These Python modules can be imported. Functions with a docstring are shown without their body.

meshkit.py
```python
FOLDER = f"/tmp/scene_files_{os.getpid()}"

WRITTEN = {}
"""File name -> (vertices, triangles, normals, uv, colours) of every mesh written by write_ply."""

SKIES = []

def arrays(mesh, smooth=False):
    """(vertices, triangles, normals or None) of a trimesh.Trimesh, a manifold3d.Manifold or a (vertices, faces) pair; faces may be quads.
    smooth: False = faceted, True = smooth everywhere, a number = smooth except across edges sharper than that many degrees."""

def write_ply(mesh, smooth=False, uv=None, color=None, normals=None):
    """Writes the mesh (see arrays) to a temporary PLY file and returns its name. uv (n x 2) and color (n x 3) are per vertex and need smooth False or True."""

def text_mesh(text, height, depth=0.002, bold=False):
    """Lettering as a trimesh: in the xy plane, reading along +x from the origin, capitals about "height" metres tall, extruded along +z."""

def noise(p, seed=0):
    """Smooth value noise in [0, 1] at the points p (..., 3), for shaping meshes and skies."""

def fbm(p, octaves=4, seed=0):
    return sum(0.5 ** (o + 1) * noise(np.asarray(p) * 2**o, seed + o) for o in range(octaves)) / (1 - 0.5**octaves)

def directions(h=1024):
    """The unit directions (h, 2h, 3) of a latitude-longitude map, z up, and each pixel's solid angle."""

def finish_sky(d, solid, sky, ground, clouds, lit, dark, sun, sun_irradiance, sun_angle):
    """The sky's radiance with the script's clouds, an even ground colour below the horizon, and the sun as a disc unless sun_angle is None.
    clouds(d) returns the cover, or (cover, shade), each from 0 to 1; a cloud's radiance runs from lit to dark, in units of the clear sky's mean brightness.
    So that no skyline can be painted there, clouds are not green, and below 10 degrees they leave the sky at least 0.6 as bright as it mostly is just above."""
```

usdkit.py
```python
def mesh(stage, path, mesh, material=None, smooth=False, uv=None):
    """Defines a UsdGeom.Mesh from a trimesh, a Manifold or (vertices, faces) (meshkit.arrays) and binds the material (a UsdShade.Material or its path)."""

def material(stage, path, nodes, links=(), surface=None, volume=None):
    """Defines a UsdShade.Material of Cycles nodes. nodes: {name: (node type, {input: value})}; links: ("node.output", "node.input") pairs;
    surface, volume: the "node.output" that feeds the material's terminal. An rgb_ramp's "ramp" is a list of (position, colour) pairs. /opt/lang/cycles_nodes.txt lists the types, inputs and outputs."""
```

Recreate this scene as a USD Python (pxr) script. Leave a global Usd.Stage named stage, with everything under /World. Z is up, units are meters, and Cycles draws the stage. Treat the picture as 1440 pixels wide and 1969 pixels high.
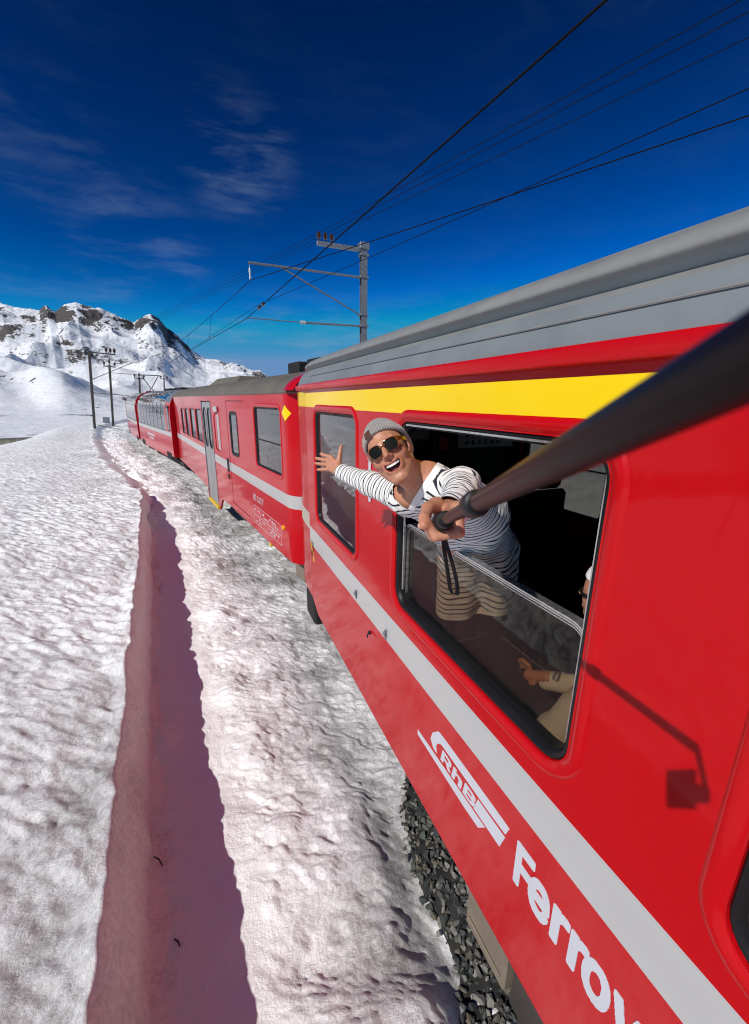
import math
import numpy as np
import trimesh
import meshkit
import usdkit
from pxr import Gf, Sdf, Usd, UsdGeom, UsdLux, UsdShade, Vt
from shapely import affinity
from shapely.geometry import LineString, Point, Polygon, box as sbox
from shapely.ops import unary_union

stage = Usd.Stage.CreateInMemory()
UsdGeom.SetStageUpAxis(stage, UsdGeom.Tokens.z)
UsdGeom.SetStageMetersPerUnit(stage, 1.0)
UsdGeom.Xform.Define(stage, "/World")
UsdGeom.Scope.Define(stage, "/World/Looks")

# ------------------------------------------------------------------ camera
CAM = np.array([0.0, 0.0, 2.9])
R = np.array([0.9256, -0.3784, 0.0093])
U = np.array([0.0899, 0.2434, 0.9657])
F = np.array([0.3677, 0.8930, -0.2593])
cam = UsdGeom.Camera.Define(stage, "/World/camera")
cam.CreateProjectionAttr("perspective")
cam.CreateHorizontalApertureAttr(36.0)
cam.CreateVerticalApertureAttr(36.0 * 1024 / 749)
cam.CreateFocalLengthAttr(36.0 * 794.1 / 1440.0)
cam.CreateClippingRangeAttr(Gf.Vec2f(0.02, 20000.0))
cam.CreateFStopAttr(8.0)
cam.CreateFocusDistanceAttr(1.9)
cam.CreateExposureAttr(-0.33)
UsdGeom.Xformable(cam).AddTransformOp().Set(Gf.Matrix4d(
    *R.tolist(), 0, *U.tolist(), 0, *(-F).tolist(), 0, *CAM.tolist(), 1))

# ------------------------------------------------------------------ sun and sky
SUN = np.array([-0.700, -0.333, 0.632])
SUN = SUN / np.linalg.norm(SUN)
SUN_EL = float(np.arcsin(SUN[2]))
SUN_ROT = float(np.arctan2(SUN[0], SUN[1]))
sun = UsdLux.DistantLight.Define(stage, "/World/sun")
sun.CreateNormalizeAttr(True)
sun.CreateIntensityAttr(1.25)
sun.CreateAngleAttr(0.5)
sun.CreateColorAttr(Gf.Vec3f(1.0, 0.955, 0.89))
_z = SUN
_x = np.cross([0, 0, 1.0], _z); _x /= np.linalg.norm(_x)
_y = np.cross(_z, _x)
UsdGeom.Xformable(sun).AddTransformOp().Set(Gf.Matrix4d(*_x.tolist(), 0, *_y.tolist(), 0, *_z.tolist(), 0, 0, 0, 60, 1))

# directions of the cloud drifts
D0, D1, D2 = (0.105, 0.905, 0.412), (-0.0765, 0.962, 0.262), (-0.187, 0.910, 0.370)
sky_mat = usdkit.material(stage, "/World/Looks/sky_air", {
    "tc": ("texture_coordinate", {}),
    "sky": ("sky_texture", {"sky_type": "single_scattering", "sun_disc": False, "sun_elevation": SUN_EL, "sun_rotation": SUN_ROT,
                            "altitude": 2250.0, "air_density": 1.0, "aerosol_density": 0.2, "ozone_density": 3.0}),
    "sat": ("hsv", {"hue": 0.5, "saturation": 1.45, "value": 1.0, "fac": 1.0}),
    "gam": ("gamma", {"gamma": 2.2}), "blue": ("vector_math", {"math_type": "multiply", "vector2": (0.40, 0.385, 0.166)}),
    "cap": ("vector_math", {"math_type": "minimum", "vector2": (1.7, 3.5, 6.6)}),
    # thin streaks of high cloud, stretched along the wind, gathered in a few drifts and in a pale bank above the mountains
    "map": ("mapping", {"rotation": (0.0, 0.33, 0.1), "scale": (3.0, 5.0, 15.0)}),
            "cn": ("noise_texture", {"scale": 1.6, "detail": 8.0, "roughness": 0.62, "distortion": 0.25}),
    "r1": ("map_range", {"range_type": "smoothstep", "from_min": 0.44, "from_max": 0.82, "clamp": True}),
    "d0": ("vector_math", {"math_type": "dot_product", "vector2": D0}), "q0": ("map_range", {"range_type": "smoothstep", "from_min": 0.9925, "from_max": 0.9998, "to_max": 0.26, "clamp": True}),
    "d1": ("vector_math", {"math_type": "dot_product", "vector2": D1}), "q1": ("map_range", {"range_type": "smoothstep", "from_min": 0.990, "from_max": 0.9998, "to_max": 0.20, "clamp": True}),
    "d2": ("vector_math", {"math_type": "dot_product", "vector2": D2}), "q2": ("map_range", {"range_type": "smoothstep", "from_min": 0.993, "from_max": 0.9998, "to_max": 0.09, "clamp": True}),
    "sep": ("separate_xyz", {}),
    "low": ("map_range", {"range_type": "smoothstep", "from_min": 0.05, "from_max": 0.24, "to_min": 0.75, "to_max": 0.02, "clamp": True}),
    "s1": ("math", {"math_type": "add"}), "s2": ("math", {"math_type": "add"}), "s3": ("math", {"math_type": "add"}),
    "m2": ("math", {"math_type": "multiply", "use_clamp": True}),
    "cl": ("mix_color", {"blend_type": "mix", "b": (3.6, 4.8, 6.2)}),
    "bg": ("background_shader", {"strength": 0.10}),
}, [("tc.generated", "map.vector"), ("map.vector", "cn.vector"), ("cn.fac", "r1.value"),
    ("tc.generated", "d0.vector1"), ("d0.value", "q0.value"), ("tc.generated", "d1.vector1"), ("d1.value", "q1.value"), ("tc.generated", "d2.vector1"), ("d2.value", "q2.value"),
    ("tc.generated", "sep.vector"), ("sep.z", "low.value"), ("q0.result", "s1.value1"), ("q1.result", "s1.value2"), ("s1.value", "s2.value1"), ("q2.result", "s2.value2"),
    ("s2.value", "s3.value1"), ("low.result", "s3.value2"), ("r1.result", "m2.value1"), ("s3.value", "m2.value2"),
    ("sky.color", "sat.color"), ("sat.color", "gam.color"), ("gam.color", "blue.vector1"), ("blue.vector", "cap.vector1"), ("cap.vector", "cl.a"), ("m2.value", "cl.fac"),
    ("cl.result", "bg.color")], surface="bg.background")
dome = UsdLux.DomeLight.Define(stage, "/World/sky")
dome.CreateIntensityAttr(1.0)
UsdShade.MaterialBindingAPI.Apply(dome.GetPrim()).Bind(sky_mat)
dome.GetPrim().SetCustomDataByKey("kind", "structure")

# ------------------------------------------------------------------ helpers
_used = {}


def numbered(parent, name):
    k = _used.get((parent, name), 0)
    _used[(parent, name)] = k + 1
    return name if k == 0 else f"{name}_{k:03d}"


def path_of(parent):
    return "/World" if parent is None else (parent if isinstance(parent, str) else str(parent.GetPath()))


def tag(prim, label=None, cat=None, group=None, kind=None):
    prim = prim.GetPrim() if hasattr(prim, "GetPrim") else prim
    for k, v in (("label", label), ("category", cat), ("group", group), ("kind", kind)):
        if v:
            prim.SetCustomDataByKey(k, v)
    return prim


def thing(name, label, cat, loc=(0, 0, 0), rotz=0.0, group=None):
    p = "/World/" + numbered("/World", name)
    x = UsdGeom.Xform.Define(stage, p)
    x.AddTranslateOp().Set(Gf.Vec3d(*map(float, loc)))
    x.AddRotateZOp().Set(float(rotz))
    return tag(x, label, cat, group)


class MB:
    """Collects shapes into one mesh."""

    def __init__(self):
        self.v, self.f, self.n = [], [], 0

    def add(self, v, f):
        v, f = np.asarray(v, float), np.asarray(f, int)
        if f.shape[1] == 4:
            f = np.vstack([f[:, [0, 1, 2]], f[:, [0, 2, 3]]])
        self.v.append(v); self.f.append(f + self.n); self.n += len(v)
        return self

    def mesh(self, m, T=None):
        v, f, _ = meshkit.arrays(m)
        if T is not None:
            v = T(v)
        return self.add(v, f)

    def box(self, x0, x1, y0, y1, z0, z1, c=0.0):
        """A box, chamfered by c."""
        if c <= 0:
            m = trimesh.creation.box(bounds=[[x0, y0, z0], [x1, y1, z1]])
        else:
            c = min(c, (x1 - x0) / 2.01, (y1 - y0) / 2.01, (z1 - z0) / 2.01)
            p = []
            for a in (0, 1):
                for b in (0, 1):
                    for d in (0, 1):
                        X, Y, Z = (x0, x1)[a], (y0, y1)[b], (z0, z1)[d]
                        sx, sy, sz = (1, -1)[a] * c, (1, -1)[b] * c, (1, -1)[d] * c
                        p += [(X + sx, Y + sy, Z), (X + sx, Y, Z + sz), (X, Y + sy, Z + sz)]
            m = trimesh.convex.convex_hull(np.array(p))
        return self.mesh(m)

    def poly_x(self, poly, x0, x1):
        """A polygon in (y, z) between the planes x0 and x1."""
        for g in getattr(poly, "geoms", [poly]):
            if g.geom_type != "Polygon" or g.area < 1e-9:
                continue
            m = trimesh.creation.extrude_polygon(g, x1 - x0, engine="earcut")
            v = np.array(m.vertices)
            self.add(np.c_[v[:, 2] + x0, v[:, 0], v[:, 1]], np.array(m.faces))
        return self

    def poly_z(self, poly, z0, z1):
        for g in getattr(poly, "geoms", [poly]):
            if g.geom_type != "Polygon" or g.area < 1e-9:
                continue
            m = trimesh.creation.extrude_polygon(g, z1 - z0, engine="earcut")
            v = np.array(m.vertices)
            self.add(np.c_[v[:, 0], v[:, 1], v[:, 2] + z0], np.array(m.faces))
        return self

    def poly_y(self, poly, y0, y1):
        """A polygon in (x, z) between the planes y0 and y1."""
        for g in getattr(poly, "geoms", [poly]):
            m = trimesh.creation.extrude_polygon(g, y1 - y0, engine="earcut")
            v = np.array(m.vertices)
            self.add(np.c_[v[:, 0], y1 - v[:, 2], v[:, 1]], np.array(m.faces))
        return self

    def grid(self, P, closed_u=False, closed_v=False, flip=False):
        """P (n, m, 3) as a surface."""
        n, m = P.shape[:2]
        i = np.arange(n if closed_u else n - 1)[:, None]
        j = np.arange(m if closed_v else m - 1)[None, :]
        a, b, c, d = i * m + j, ((i + 1) % n) * m + j, ((i + 1) % n) * m + (j + 1) % m, i * m + (j + 1) % m
        q = np.stack(np.broadcast_arrays(a, b, c, d), -1).reshape(-1, 4)
        return self.add(P.reshape(-1, 3), q[:, ::-1] if flip else q)

    def tube(self, pts, r, sides=8, caps=True):
        p = np.asarray(pts, float)
        r = np.broadcast_to(np.asarray(r, float), (len(p),))
        t = np.gradient(p, axis=0); t /= np.linalg.norm(t, axis=1, keepdims=True) + 1e-12
        ref = np.array([0, 0, 1.0]) if abs(t[:, 2]).mean() < 0.9 else np.array([1.0, 0, 0])
        a = np.cross(t, ref); a /= np.linalg.norm(a, axis=1, keepdims=True) + 1e-12
        b = np.cross(t, a)
        ang = np.arange(sides) * 2 * np.pi / sides
        P = p[:, None] + r[:, None, None] * (np.cos(ang)[None, :, None] * a[:, None] + np.sin(ang)[None, :, None] * b[:, None])
        k = self.n
        self.grid(P, closed_v=True)
        if caps:
            f0 = [[0, j + 1, j] for j in range(1, sides - 1)]
            base = (len(p) - 1) * sides
            f1 = [[base, base + j, base + j + 1] for j in range(1, sides - 1)]
            self.f.append(np.array(f0 + f1) + k)
        return self

    def lathe(self, prof, centre, axis, sides=24):
        """prof: (radius, distance along the axis)."""
        axis = np.asarray(axis, float) / np.linalg.norm(axis)
        ref = np.array([0, 0, 1.0]) if abs(axis[2]) < 0.9 else np.array([1.0, 0, 0])
        a = np.cross(axis, ref); a /= np.linalg.norm(a); b = np.cross(axis, a)
        ang = np.arange(sides) * 2 * np.pi / sides
        prof = np.asarray(prof, float)
        P = (np.asarray(centre, float) + prof[:, 1][:, None, None] * axis
             + prof[:, 0][:, None, None] * (np.cos(ang)[None, :, None] * a + np.sin(ang)[None, :, None] * b))
        return self.grid(P, closed_v=True)

    def arrays(self):
        return np.vstack(self.v), np.vstack(self.f)

    def build(self, name, mat, parent=None, smooth=False, label=None, **kw):
        v, f = self.arrays()
        return put(name, (v, f), mat, parent, smooth, label, **kw)


def put(name, mesh, mat, parent=None, smooth=False, label=None, prim=None, attrs=None):
    pp = path_of(parent)
    p = pp + "/" + numbered(pp, name)
    g = usdkit.mesh(stage, p, mesh, mat, smooth=smooth)
    g.CreateDoubleSidedAttr(True)
    for k, (typ, val) in (attrs or {}).items():
        UsdGeom.PrimvarsAPI(g).CreatePrimvar(k, typ, "vertex").Set(val)
    if label:
        g.GetPrim().SetCustomDataByKey("label", label)
    return g.GetPrim()


FLOATS, COLORS = Sdf.ValueTypeNames.FloatArray, Sdf.ValueTypeNames.Color3fArray


def fl(a):
    return (FLOATS, Vt.FloatArray.FromNumpy(np.asarray(a, np.float32)))


def rrect(y0, y1, z0, z1, r, inset=0.0, n=7):
    """A rounded rectangle's outline (counter-clockwise in y, z)."""
    y0, y1, z0, z1 = y0 + inset, y1 - inset, z0 + inset, z1 - inset
    r = max(r - inset, 0.004)
    out = []
    for cy, cz, a0 in ((y1 - r, z0 + r, -90), (y1 - r, z1 - r, 0), (y0 + r, z1 - r, 90), (y0 + r, z0 + r, 180)):
        for k in range(n):
            a = math.radians(a0 + 90 * k / (n - 1))
            out.append((cy + r * math.cos(a), cz + r * math.sin(a)))
    return np.array(out)


def ring_loft(mb, rect, steps):
    """rect = (y0, y1, z0, z1, r); steps = (inset, x) rings, lofted one to the next."""
    P = []
    for ins, x in steps:
        q = rrect(*rect, inset=ins)
        P.append(np.c_[np.full(len(q), x), q])
    return mb.grid(np.array(P), closed_v=True)


def noise(p, s, seed=0, o=3):
    return meshkit.fbm(np.asarray(p, float) * s, o, seed) - 0.5


# ------------------------------------------------------------------ materials
def M(name, nodes, links=(), surface="p.BSDF", volume=None):
    return usdkit.material(stage, "/World/Looks/" + name, nodes, links, surface, volume)


def plain(name, col, rough=0.5, metal=0.0, var=0.12, scale=9.0, bump=0.0, bscale=60.0, coat=0.0, **kw):
    nodes = {"g": ("geometry", {}), "n": ("noise_texture", {"scale": scale, "detail": 4.0, "roughness": 0.6}),
             "mr": ("map_range", {"from_min": 0.25, "from_max": 0.75, "to_min": 1 - var, "to_max": 1 + var, "clamp": True}),
             "mul": ("vector_math", {"math_type": "scale", "vector1": tuple(col)}),
             "rr": ("map_range", {"from_min": 0.3, "from_max": 0.7, "to_min": max(0.0, rough - 0.08), "to_max": min(1.0, rough + 0.08), "clamp": True}),
             "p": ("principled_bsdf", {"metallic": metal, "coat_weight": coat, **kw})}
    links = [("g.position", "n.vector"), ("n.fac", "mr.value"), ("mr.result", "mul.scale"), ("mul.vector", "p.base_color"),
             ("n.fac", "rr.value"), ("rr.result", "p.roughness")]
    if bump:
        nodes["bn"] = ("noise_texture", {"scale": bscale, "detail": 3.0})
        nodes["b"] = ("bump", {"strength": bump, "distance": 0.004})
        links += [("g.position", "bn.vector"), ("bn.fac", "b.height"), ("b.normal", "p.normal")]
    return M(name, nodes, links)


def paint(name, col, coat=0.65, rough=0.42, wav=0.05, dirt=0.12):
    """Glossy coach paint: slightly wavy sheet metal, faint road dirt low down and streaks."""
    return M(name, {
        "g": ("geometry", {}), "m": ("mapping", {"scale": (1.0, 1.0, 0.35)}),
        "n": ("noise_texture", {"scale": 5.0, "detail": 5.0, "roughness": 0.65}),
        "n2": ("noise_texture", {"scale": 38.0, "detail": 3.0, "roughness": 0.6}),
        "r": ("map_range", {"from_min": 0.42, "from_max": 0.8, "to_min": 0.0, "to_max": dirt, "clamp": True}),
        "mix": ("mix_color", {"blend_type": "mix", "a": tuple(col), "b": tuple(0.88 * c + 0.006 for c in col)}),
        "w": ("noise_texture", {"scale": 2.6, "detail": 2.0}),
        "b": ("bump", {"strength": 0.35, "distance": wav * 0.02}),
        "cr": ("map_range", {"from_min": 0.3, "from_max": 0.75, "to_min": 0.03, "to_max": 0.16, "clamp": True}),
        "p": ("principled_bsdf", {"roughness": rough, "coat_weight": coat, "coat_ior": 1.30, "specular_ior_level": 0.08})},
        [("g.position", "m.vector"), ("m.vector", "n.vector"), ("g.position", "n2.vector"), ("n.fac", "r.value"), ("r.result", "mix.fac"), ("mix.result", "p.base_color"),
         ("m.vector", "w.vector"), ("w.fac", "b.height"), ("b.normal", "p.coat_normal"), ("n2.fac", "cr.value"), ("cr.result", "p.coat_roughness")])


MAT = {}
MAT["red"] = paint("coach_red", (0.48, 0.002, 0.005))
MAT["red2"] = paint("coach_red_older", (0.49, 0.003, 0.008), coat=0.8, rough=0.42)
MAT["yellow"] = paint("class_yellow", (0.86, 0.60, 0.001), coat=0.7)
MAT["stripe"] = paint("stripe_grey", (0.46, 0.46, 0.445), coat=0.5, rough=0.45)
MAT["letter"] = plain("letter_silver", (0.56, 0.58, 0.62), 0.4, var=0.04)
MAT["roof"] = plain("roof_grey", (0.17, 0.19, 0.20), 0.55, var=0.10, scale=4.0, bump=0.25, bscale=35)
MAT["roof_light"] = plain("roof_grey_light", (0.215, 0.22, 0.212), 0.5, var=0.10, scale=6.0, bump=0.2, bscale=40)
MAT["roof_dark"] = plain("roof_soot", (0.23, 0.23, 0.22), 0.7, var=0.18, scale=7.0, bump=0.3, bscale=30)
MAT["roof_brown"] = plain("roof_brown_grey", (0.125, 0.112, 0.09), 0.75, var=0.22, scale=3.0, bump=0.3, bscale=24)
MAT["tan"] = plain("tan_sheet", (0.50, 0.36, 0.16), 0.6)
MAT["black"] = plain("rubber_black", (0.008, 0.008, 0.009), 0.45, var=0.1, specular_ior_level=0.25)
MAT["blackm"] = plain("matt_black", (0.010, 0.010, 0.010), 0.8, var=0.2)
MAT["alu"] = plain("brushed_aluminium", (0.62, 0.62, 0.60), 0.32, metal=0.9, var=0.06, scale=40)
MAT["grey"] = plain("galvanised_steel", (0.20, 0.215, 0.235), 0.5, metal=0.35, var=0.14, scale=12)
MAT["poledark"] = plain("weathered_timber", (0.045, 0.036, 0.030), 0.8, var=0.25, scale=8)
MAT["under"] = plain("brake_dust", (0.055, 0.047, 0.040), 0.85, var=0.3, scale=6)
MAT["underbrown"] = plain("dusty_box", (0.20, 0.165, 0.12), 0.75, var=0.18, scale=7)
MAT["door"] = plain("door_grey", (0.27, 0.275, 0.27), 0.4, var=0.08)
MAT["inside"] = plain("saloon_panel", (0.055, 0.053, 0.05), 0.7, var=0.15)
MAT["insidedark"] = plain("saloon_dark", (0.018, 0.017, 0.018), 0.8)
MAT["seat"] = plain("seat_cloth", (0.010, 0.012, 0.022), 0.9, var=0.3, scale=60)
MAT["placard"] = plain("placard_white", (0.55, 0.56, 0.54), 0.5, var=0.04)
MAT["rubberred"] = plain("red_signal", (0.45, 0.01, 0.01), 0.5)
MAT["wire"] = plain("copper_wire", (0.010, 0.009, 0.009), 0.9, var=0.1, specular_ior_level=0.05)
MAT["insul"] = plain("brown_porcelain", (0.045, 0.012, 0.008), 0.2, var=0.1)
MAT["glassins"] = plain("pale_insulator", (0.55, 0.58, 0.58), 0.25, var=0.05)
MAT["rail"] = plain("rail_rust", (0.11, 0.065, 0.04), 0.7, var=0.25, scale=15)
MAT["orange"] = plain("amber_lamp", (0.85, 0.32, 0.01), 0.3)
MAT["step_yellow"] = plain("step_yellow", (0.75, 0.50, 0.02), 0.5)
MAT["tanpatch"] = plain("weathered_stripe", (0.47, 0.43, 0.34), 0.55, var=0.05)


def glass(name, tint=(0.5, 0.5, 0.48), ior=0.05, dirt=0.0, rough=0.015, dcol=(0.30, 0.29, 0.28), scale=7.0):
    """Window pane: light passes, tinted, and the rest is a mirror by the angle; dirt lies on it in cloudy patches."""
    return M(name, {
        "lw": ("layer_weight", {"blend": 0.5}), "pw": ("math", {"math_type": "power", "value2": 4.0}), "fr": ("math", {"math_type": "multiply_add", "value2": 1.0 - ior, "value3": ior, "use_clamp": True}), "t": ("transparent_bsdf", {"color": tuple(tint)}),
        "gl": ("glossy_bsdf", {"color": (0.95, 0.95, 0.95), "roughness": rough}),
        "mx": ("mix_closure", {}), "g": ("geometry", {}), "n": ("noise_texture", {"scale": scale, "detail": 6.0, "roughness": 0.7}),
        "r": ("map_range", {"range_type": "smoothstep", "from_min": 0.48, "from_max": 0.78, "to_min": 0.02 * (dirt > 0), "to_max": dirt, "clamp": True}),
        "d": ("diffuse_bsdf", {"color": dcol}), "mx2": ("mix_closure", {})},
        [("lw.facing", "pw.value1"), ("pw.value", "fr.value1"), ("fr.value", "mx.fac"), ("t.BSDF", "mx.closure1"), ("gl.BSDF", "mx.closure2"), ("g.position", "n.vector"), ("n.fac", "r.value"),
         ("r.result", "mx2.fac"), ("mx.closure", "mx2.closure1"), ("d.BSDF", "mx2.closure2")], surface="mx2.closure")


MAT["pane"] = glass("pane_double", (0.42, 0.40, 0.39), ior=0.10, dirt=0.10)
MAT["pane_low"] = glass("pane_lowered", (0.70, 0.645, 0.57), ior=0.02, dirt=0.06, dcol=(0.20, 0.19, 0.18))
MAT["pane_far"] = glass("pane_far_side", (0.36, 0.36, 0.34), ior=0.05, dirt=0.12)
MAT["pane_pan"] = glass("pane_panorama", (0.45, 0.5, 0.5), ior=0.12, dirt=0.08)

# snow: white where clean, grey brown where soot, grit and meltwater lie (primvar "dirt")
MAT["snow"] = M("snow_old", {
    "g": ("geometry", {}), "a": ("attribute", {"attribute": "dirt"}),
    "n1": ("noise_texture", {"scale": 2.2, "detail": 8.0, "roughness": 0.72}),
    "n2": ("noise_texture", {"scale": 34.0, "detail": 6.0, "roughness": 0.72}),
    "n3": ("noise_texture", {"scale": 150.0, "detail": 2.0, "roughness": 0.6}),
    "v": ("voronoi_texture", {"scale": 30.0, "randomness": 1.0}),
    "vs": ("map_range", {"range_type": "smoothstep", "from_min": 0.05, "from_max": 0.11, "to_min": 0.5, "to_max": 0.0, "clamp": True}),
    "vg": ("map_range", {"from_min": 0.60, "from_max": 0.66, "clamp": True}),
    "vm": ("math", {"math_type": "multiply"}), "vm2": ("math", {"math_type": "multiply", "use_clamp": True}),
    "s1": ("math", {"math_type": "add"}), "s2": ("math", {"math_type": "multiply_add", "value2": 0.9, "value3": -0.92}),
    "d": ("math", {"math_type": "multiply_add", "value2": 1.4, "use_clamp": True}),
    "c": ("mix_color", {"a": (0.93, 0.935, 0.935), "b": (0.27, 0.255, 0.245)}),
    "c2": ("mix_color", {"b": (0.06, 0.05, 0.045)}),
    "h": ("math", {"math_type": "multiply_add", "value2": 0.04}),
    "b": ("bump", {"strength": 0.6, "distance": 0.03}),
    "rr": ("map_range", {"from_min": 0.0, "from_max": 1.0, "to_min": 0.62, "to_max": 0.36, "clamp": True}),
    "p": ("principled_bsdf", {"specular_ior_level": 0.35})},
    [("g.position", "n1.vector"), ("g.position", "n2.vector"), ("g.position", "n3.vector"), ("g.position", "v.vector"),
     ("n1.fac", "s1.value1"), ("n2.fac", "s1.value2"), ("s1.value", "s2.value1"), ("s2.value", "d.value1"), ("a.fac", "d.value3"),
     ("d.value", "c.fac"), ("v.distance", "vs.value"), ("n2.fac", "vg.value"), ("vs.result", "vm.value1"), ("vg.result", "vm.value2"),
     ("vm.value", "vm2.value1"), ("d.value", "vm2.value2"), ("vm2.value", "c2.fac"), ("c.result", "c2.a"), ("c2.result", "p.base_color"),
     ("n3.fac", "h.value1"), ("n2.fac", "h.value3"), ("h.value", "b.height"), ("b.normal", "p.normal"),
     ("d.value", "rr.value"), ("rr.result", "p.roughness")])
# far slopes: rock shows through where the primvar "rock" says the ground is too steep for snow
MAT["alp"] = M("alpine_slope", {
    "g": ("geometry", {}), "a": ("attribute", {"attribute": "rock"}),
    "m": ("mapping", {"scale": (1.0, 1.0, 2.2)}),
    "n": ("noise_texture", {"scale": 0.021, "detail": 7.0, "roughness": 0.72}),
    "n2": ("noise_texture", {"scale": 0.11, "detail": 4.0, "roughness": 0.7}),
    "s": ("math", {"math_type": "multiply_add", "value2": 0.85}),
    "ad": ("math", {"math_type": "add"}),
    "r": ("map_range", {"range_type": "smoothstep", "from_min": 1.28, "from_max": 1.36, "clamp": True}),
    "rc": ("rgb_ramp", {"ramp": [(0.3, (0.045, 0.042, 0.045)), (0.55, (0.10, 0.09, 0.085)), (0.75, (0.16, 0.135, 0.11))]}),
    "sc": ("rgb_ramp", {"ramp": [(0.3, (0.74, 0.78, 0.83)), (0.7, (0.86, 0.87, 0.88))]}),
    "c": ("mix_color", {}), "b": ("bump", {"strength": 0.6, "distance": 3.0}),
    "p": ("principled_bsdf", {"roughness": 0.7, "specular_ior_level": 0.2})},
    [("g.position", "m.vector"), ("m.vector", "n.vector"), ("m.vector", "n2.vector"), ("n2.fac", "s.value1"), ("n.fac", "s.value3"),
     ("s.value", "ad.value1"), ("a.fac", "ad.value2"), ("ad.value", "r.value"), ("n2.fac", "rc.fac"), ("n.fac", "sc.fac"),
     ("r.result", "c.fac"), ("sc.color", "c.a"), ("rc.color", "c.b"), ("c.result", "p.base_color"), ("n2.fac", "b.height"), ("b.normal", "p.normal")])
MAT["stone"] = M("ballast_stone", {
    "o": ("object_info", {}), "g": ("geometry", {}), "n": ("noise_texture", {"scale": 45.0, "detail": 4.0}),
    "ad": ("math", {"math_type": "multiply_add", "value2": 0.4}),
    "r": ("rgb_ramp", {"ramp": [(0.05, (0.022, 0.025, 0.026)), (0.45, (0.05, 0.06, 0.055)), (0.7, (0.085, 0.09, 0.082)), (0.92, (0.12, 0.10, 0.07)), (1.0, (0.2, 0.19, 0.17))]}),
    "p": ("principled_bsdf", {"roughness": 0.75})},
    [("g.position", "n.vector"), ("n.fac", "ad.value1"), ("o.random", "ad.value3"), ("ad.value", "r.fac"), ("r.color", "p.base_color")])
MAT["bed"] = plain("ballast_bed", (0.022, 0.022, 0.021), 0.9, var=0.35, scale=30, bump=0.5, bscale=40)
MAT["damstone"] = plain("dam_stone", (0.36, 0.33, 0.22), 0.85, var=0.25, scale=1.5)
MAT["damcap"] = plain("dam_coping", (0.20, 0.19, 0.18), 0.85, var=0.2, scale=2)
# ------------------------------------------------------------------ terrain
TRACK = np.array([(4.0, -60), (3.0, -35), (2.5, -18), (2.33, -8), (2.325, 2.0), (2.325, 4.9), (2.17, 6.0), (1.15, 12.6), (0.40, 17.7), (0.10, 18.6),
                  (-2.0, 27.2), (-2.2, 27.8), (-3.70, 35.4), (-4.6, 42), (-4.8, 50), (-4.2, 60), (-2.5, 72), (2, 90), (10, 110), (26, 140)], float)
_ty = np.linspace(-60, 140, 801)
from scipy.interpolate import PchipInterpolator
_tx = PchipInterpolator(TRACK[:, 1], TRACK[:, 0])
WALL = np.array([(0.10, -8), (-0.20, -2.0), (-0.49, 1.6), (-0.64, 3.2), (-0.87, 5.7), (-1.385, 11.2), (-1.60, 13.6), (-2.15, 16.4), (-3.30, 20.0), (-4.1, 23.5), (-5.4, 29.1),
                 (-7.2, 38), (-8.6, 46), (-9.0, 56), (-8.0, 70), (-4, 90), (6, 120), (16, 140)], float)
_wx = PchipInterpolator(WALL[:, 1], WALL[:, 0])


def lerp_tab(x, tab):
    tab = np.array(tab, float)
    return np.interp(x, tab[:, 0], tab[:, 1])


def sstep(a, b, x):
    t = np.clip((x - a) / (b - a), 0, 1)
    return t * t * (3 - 2 * t)


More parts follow.
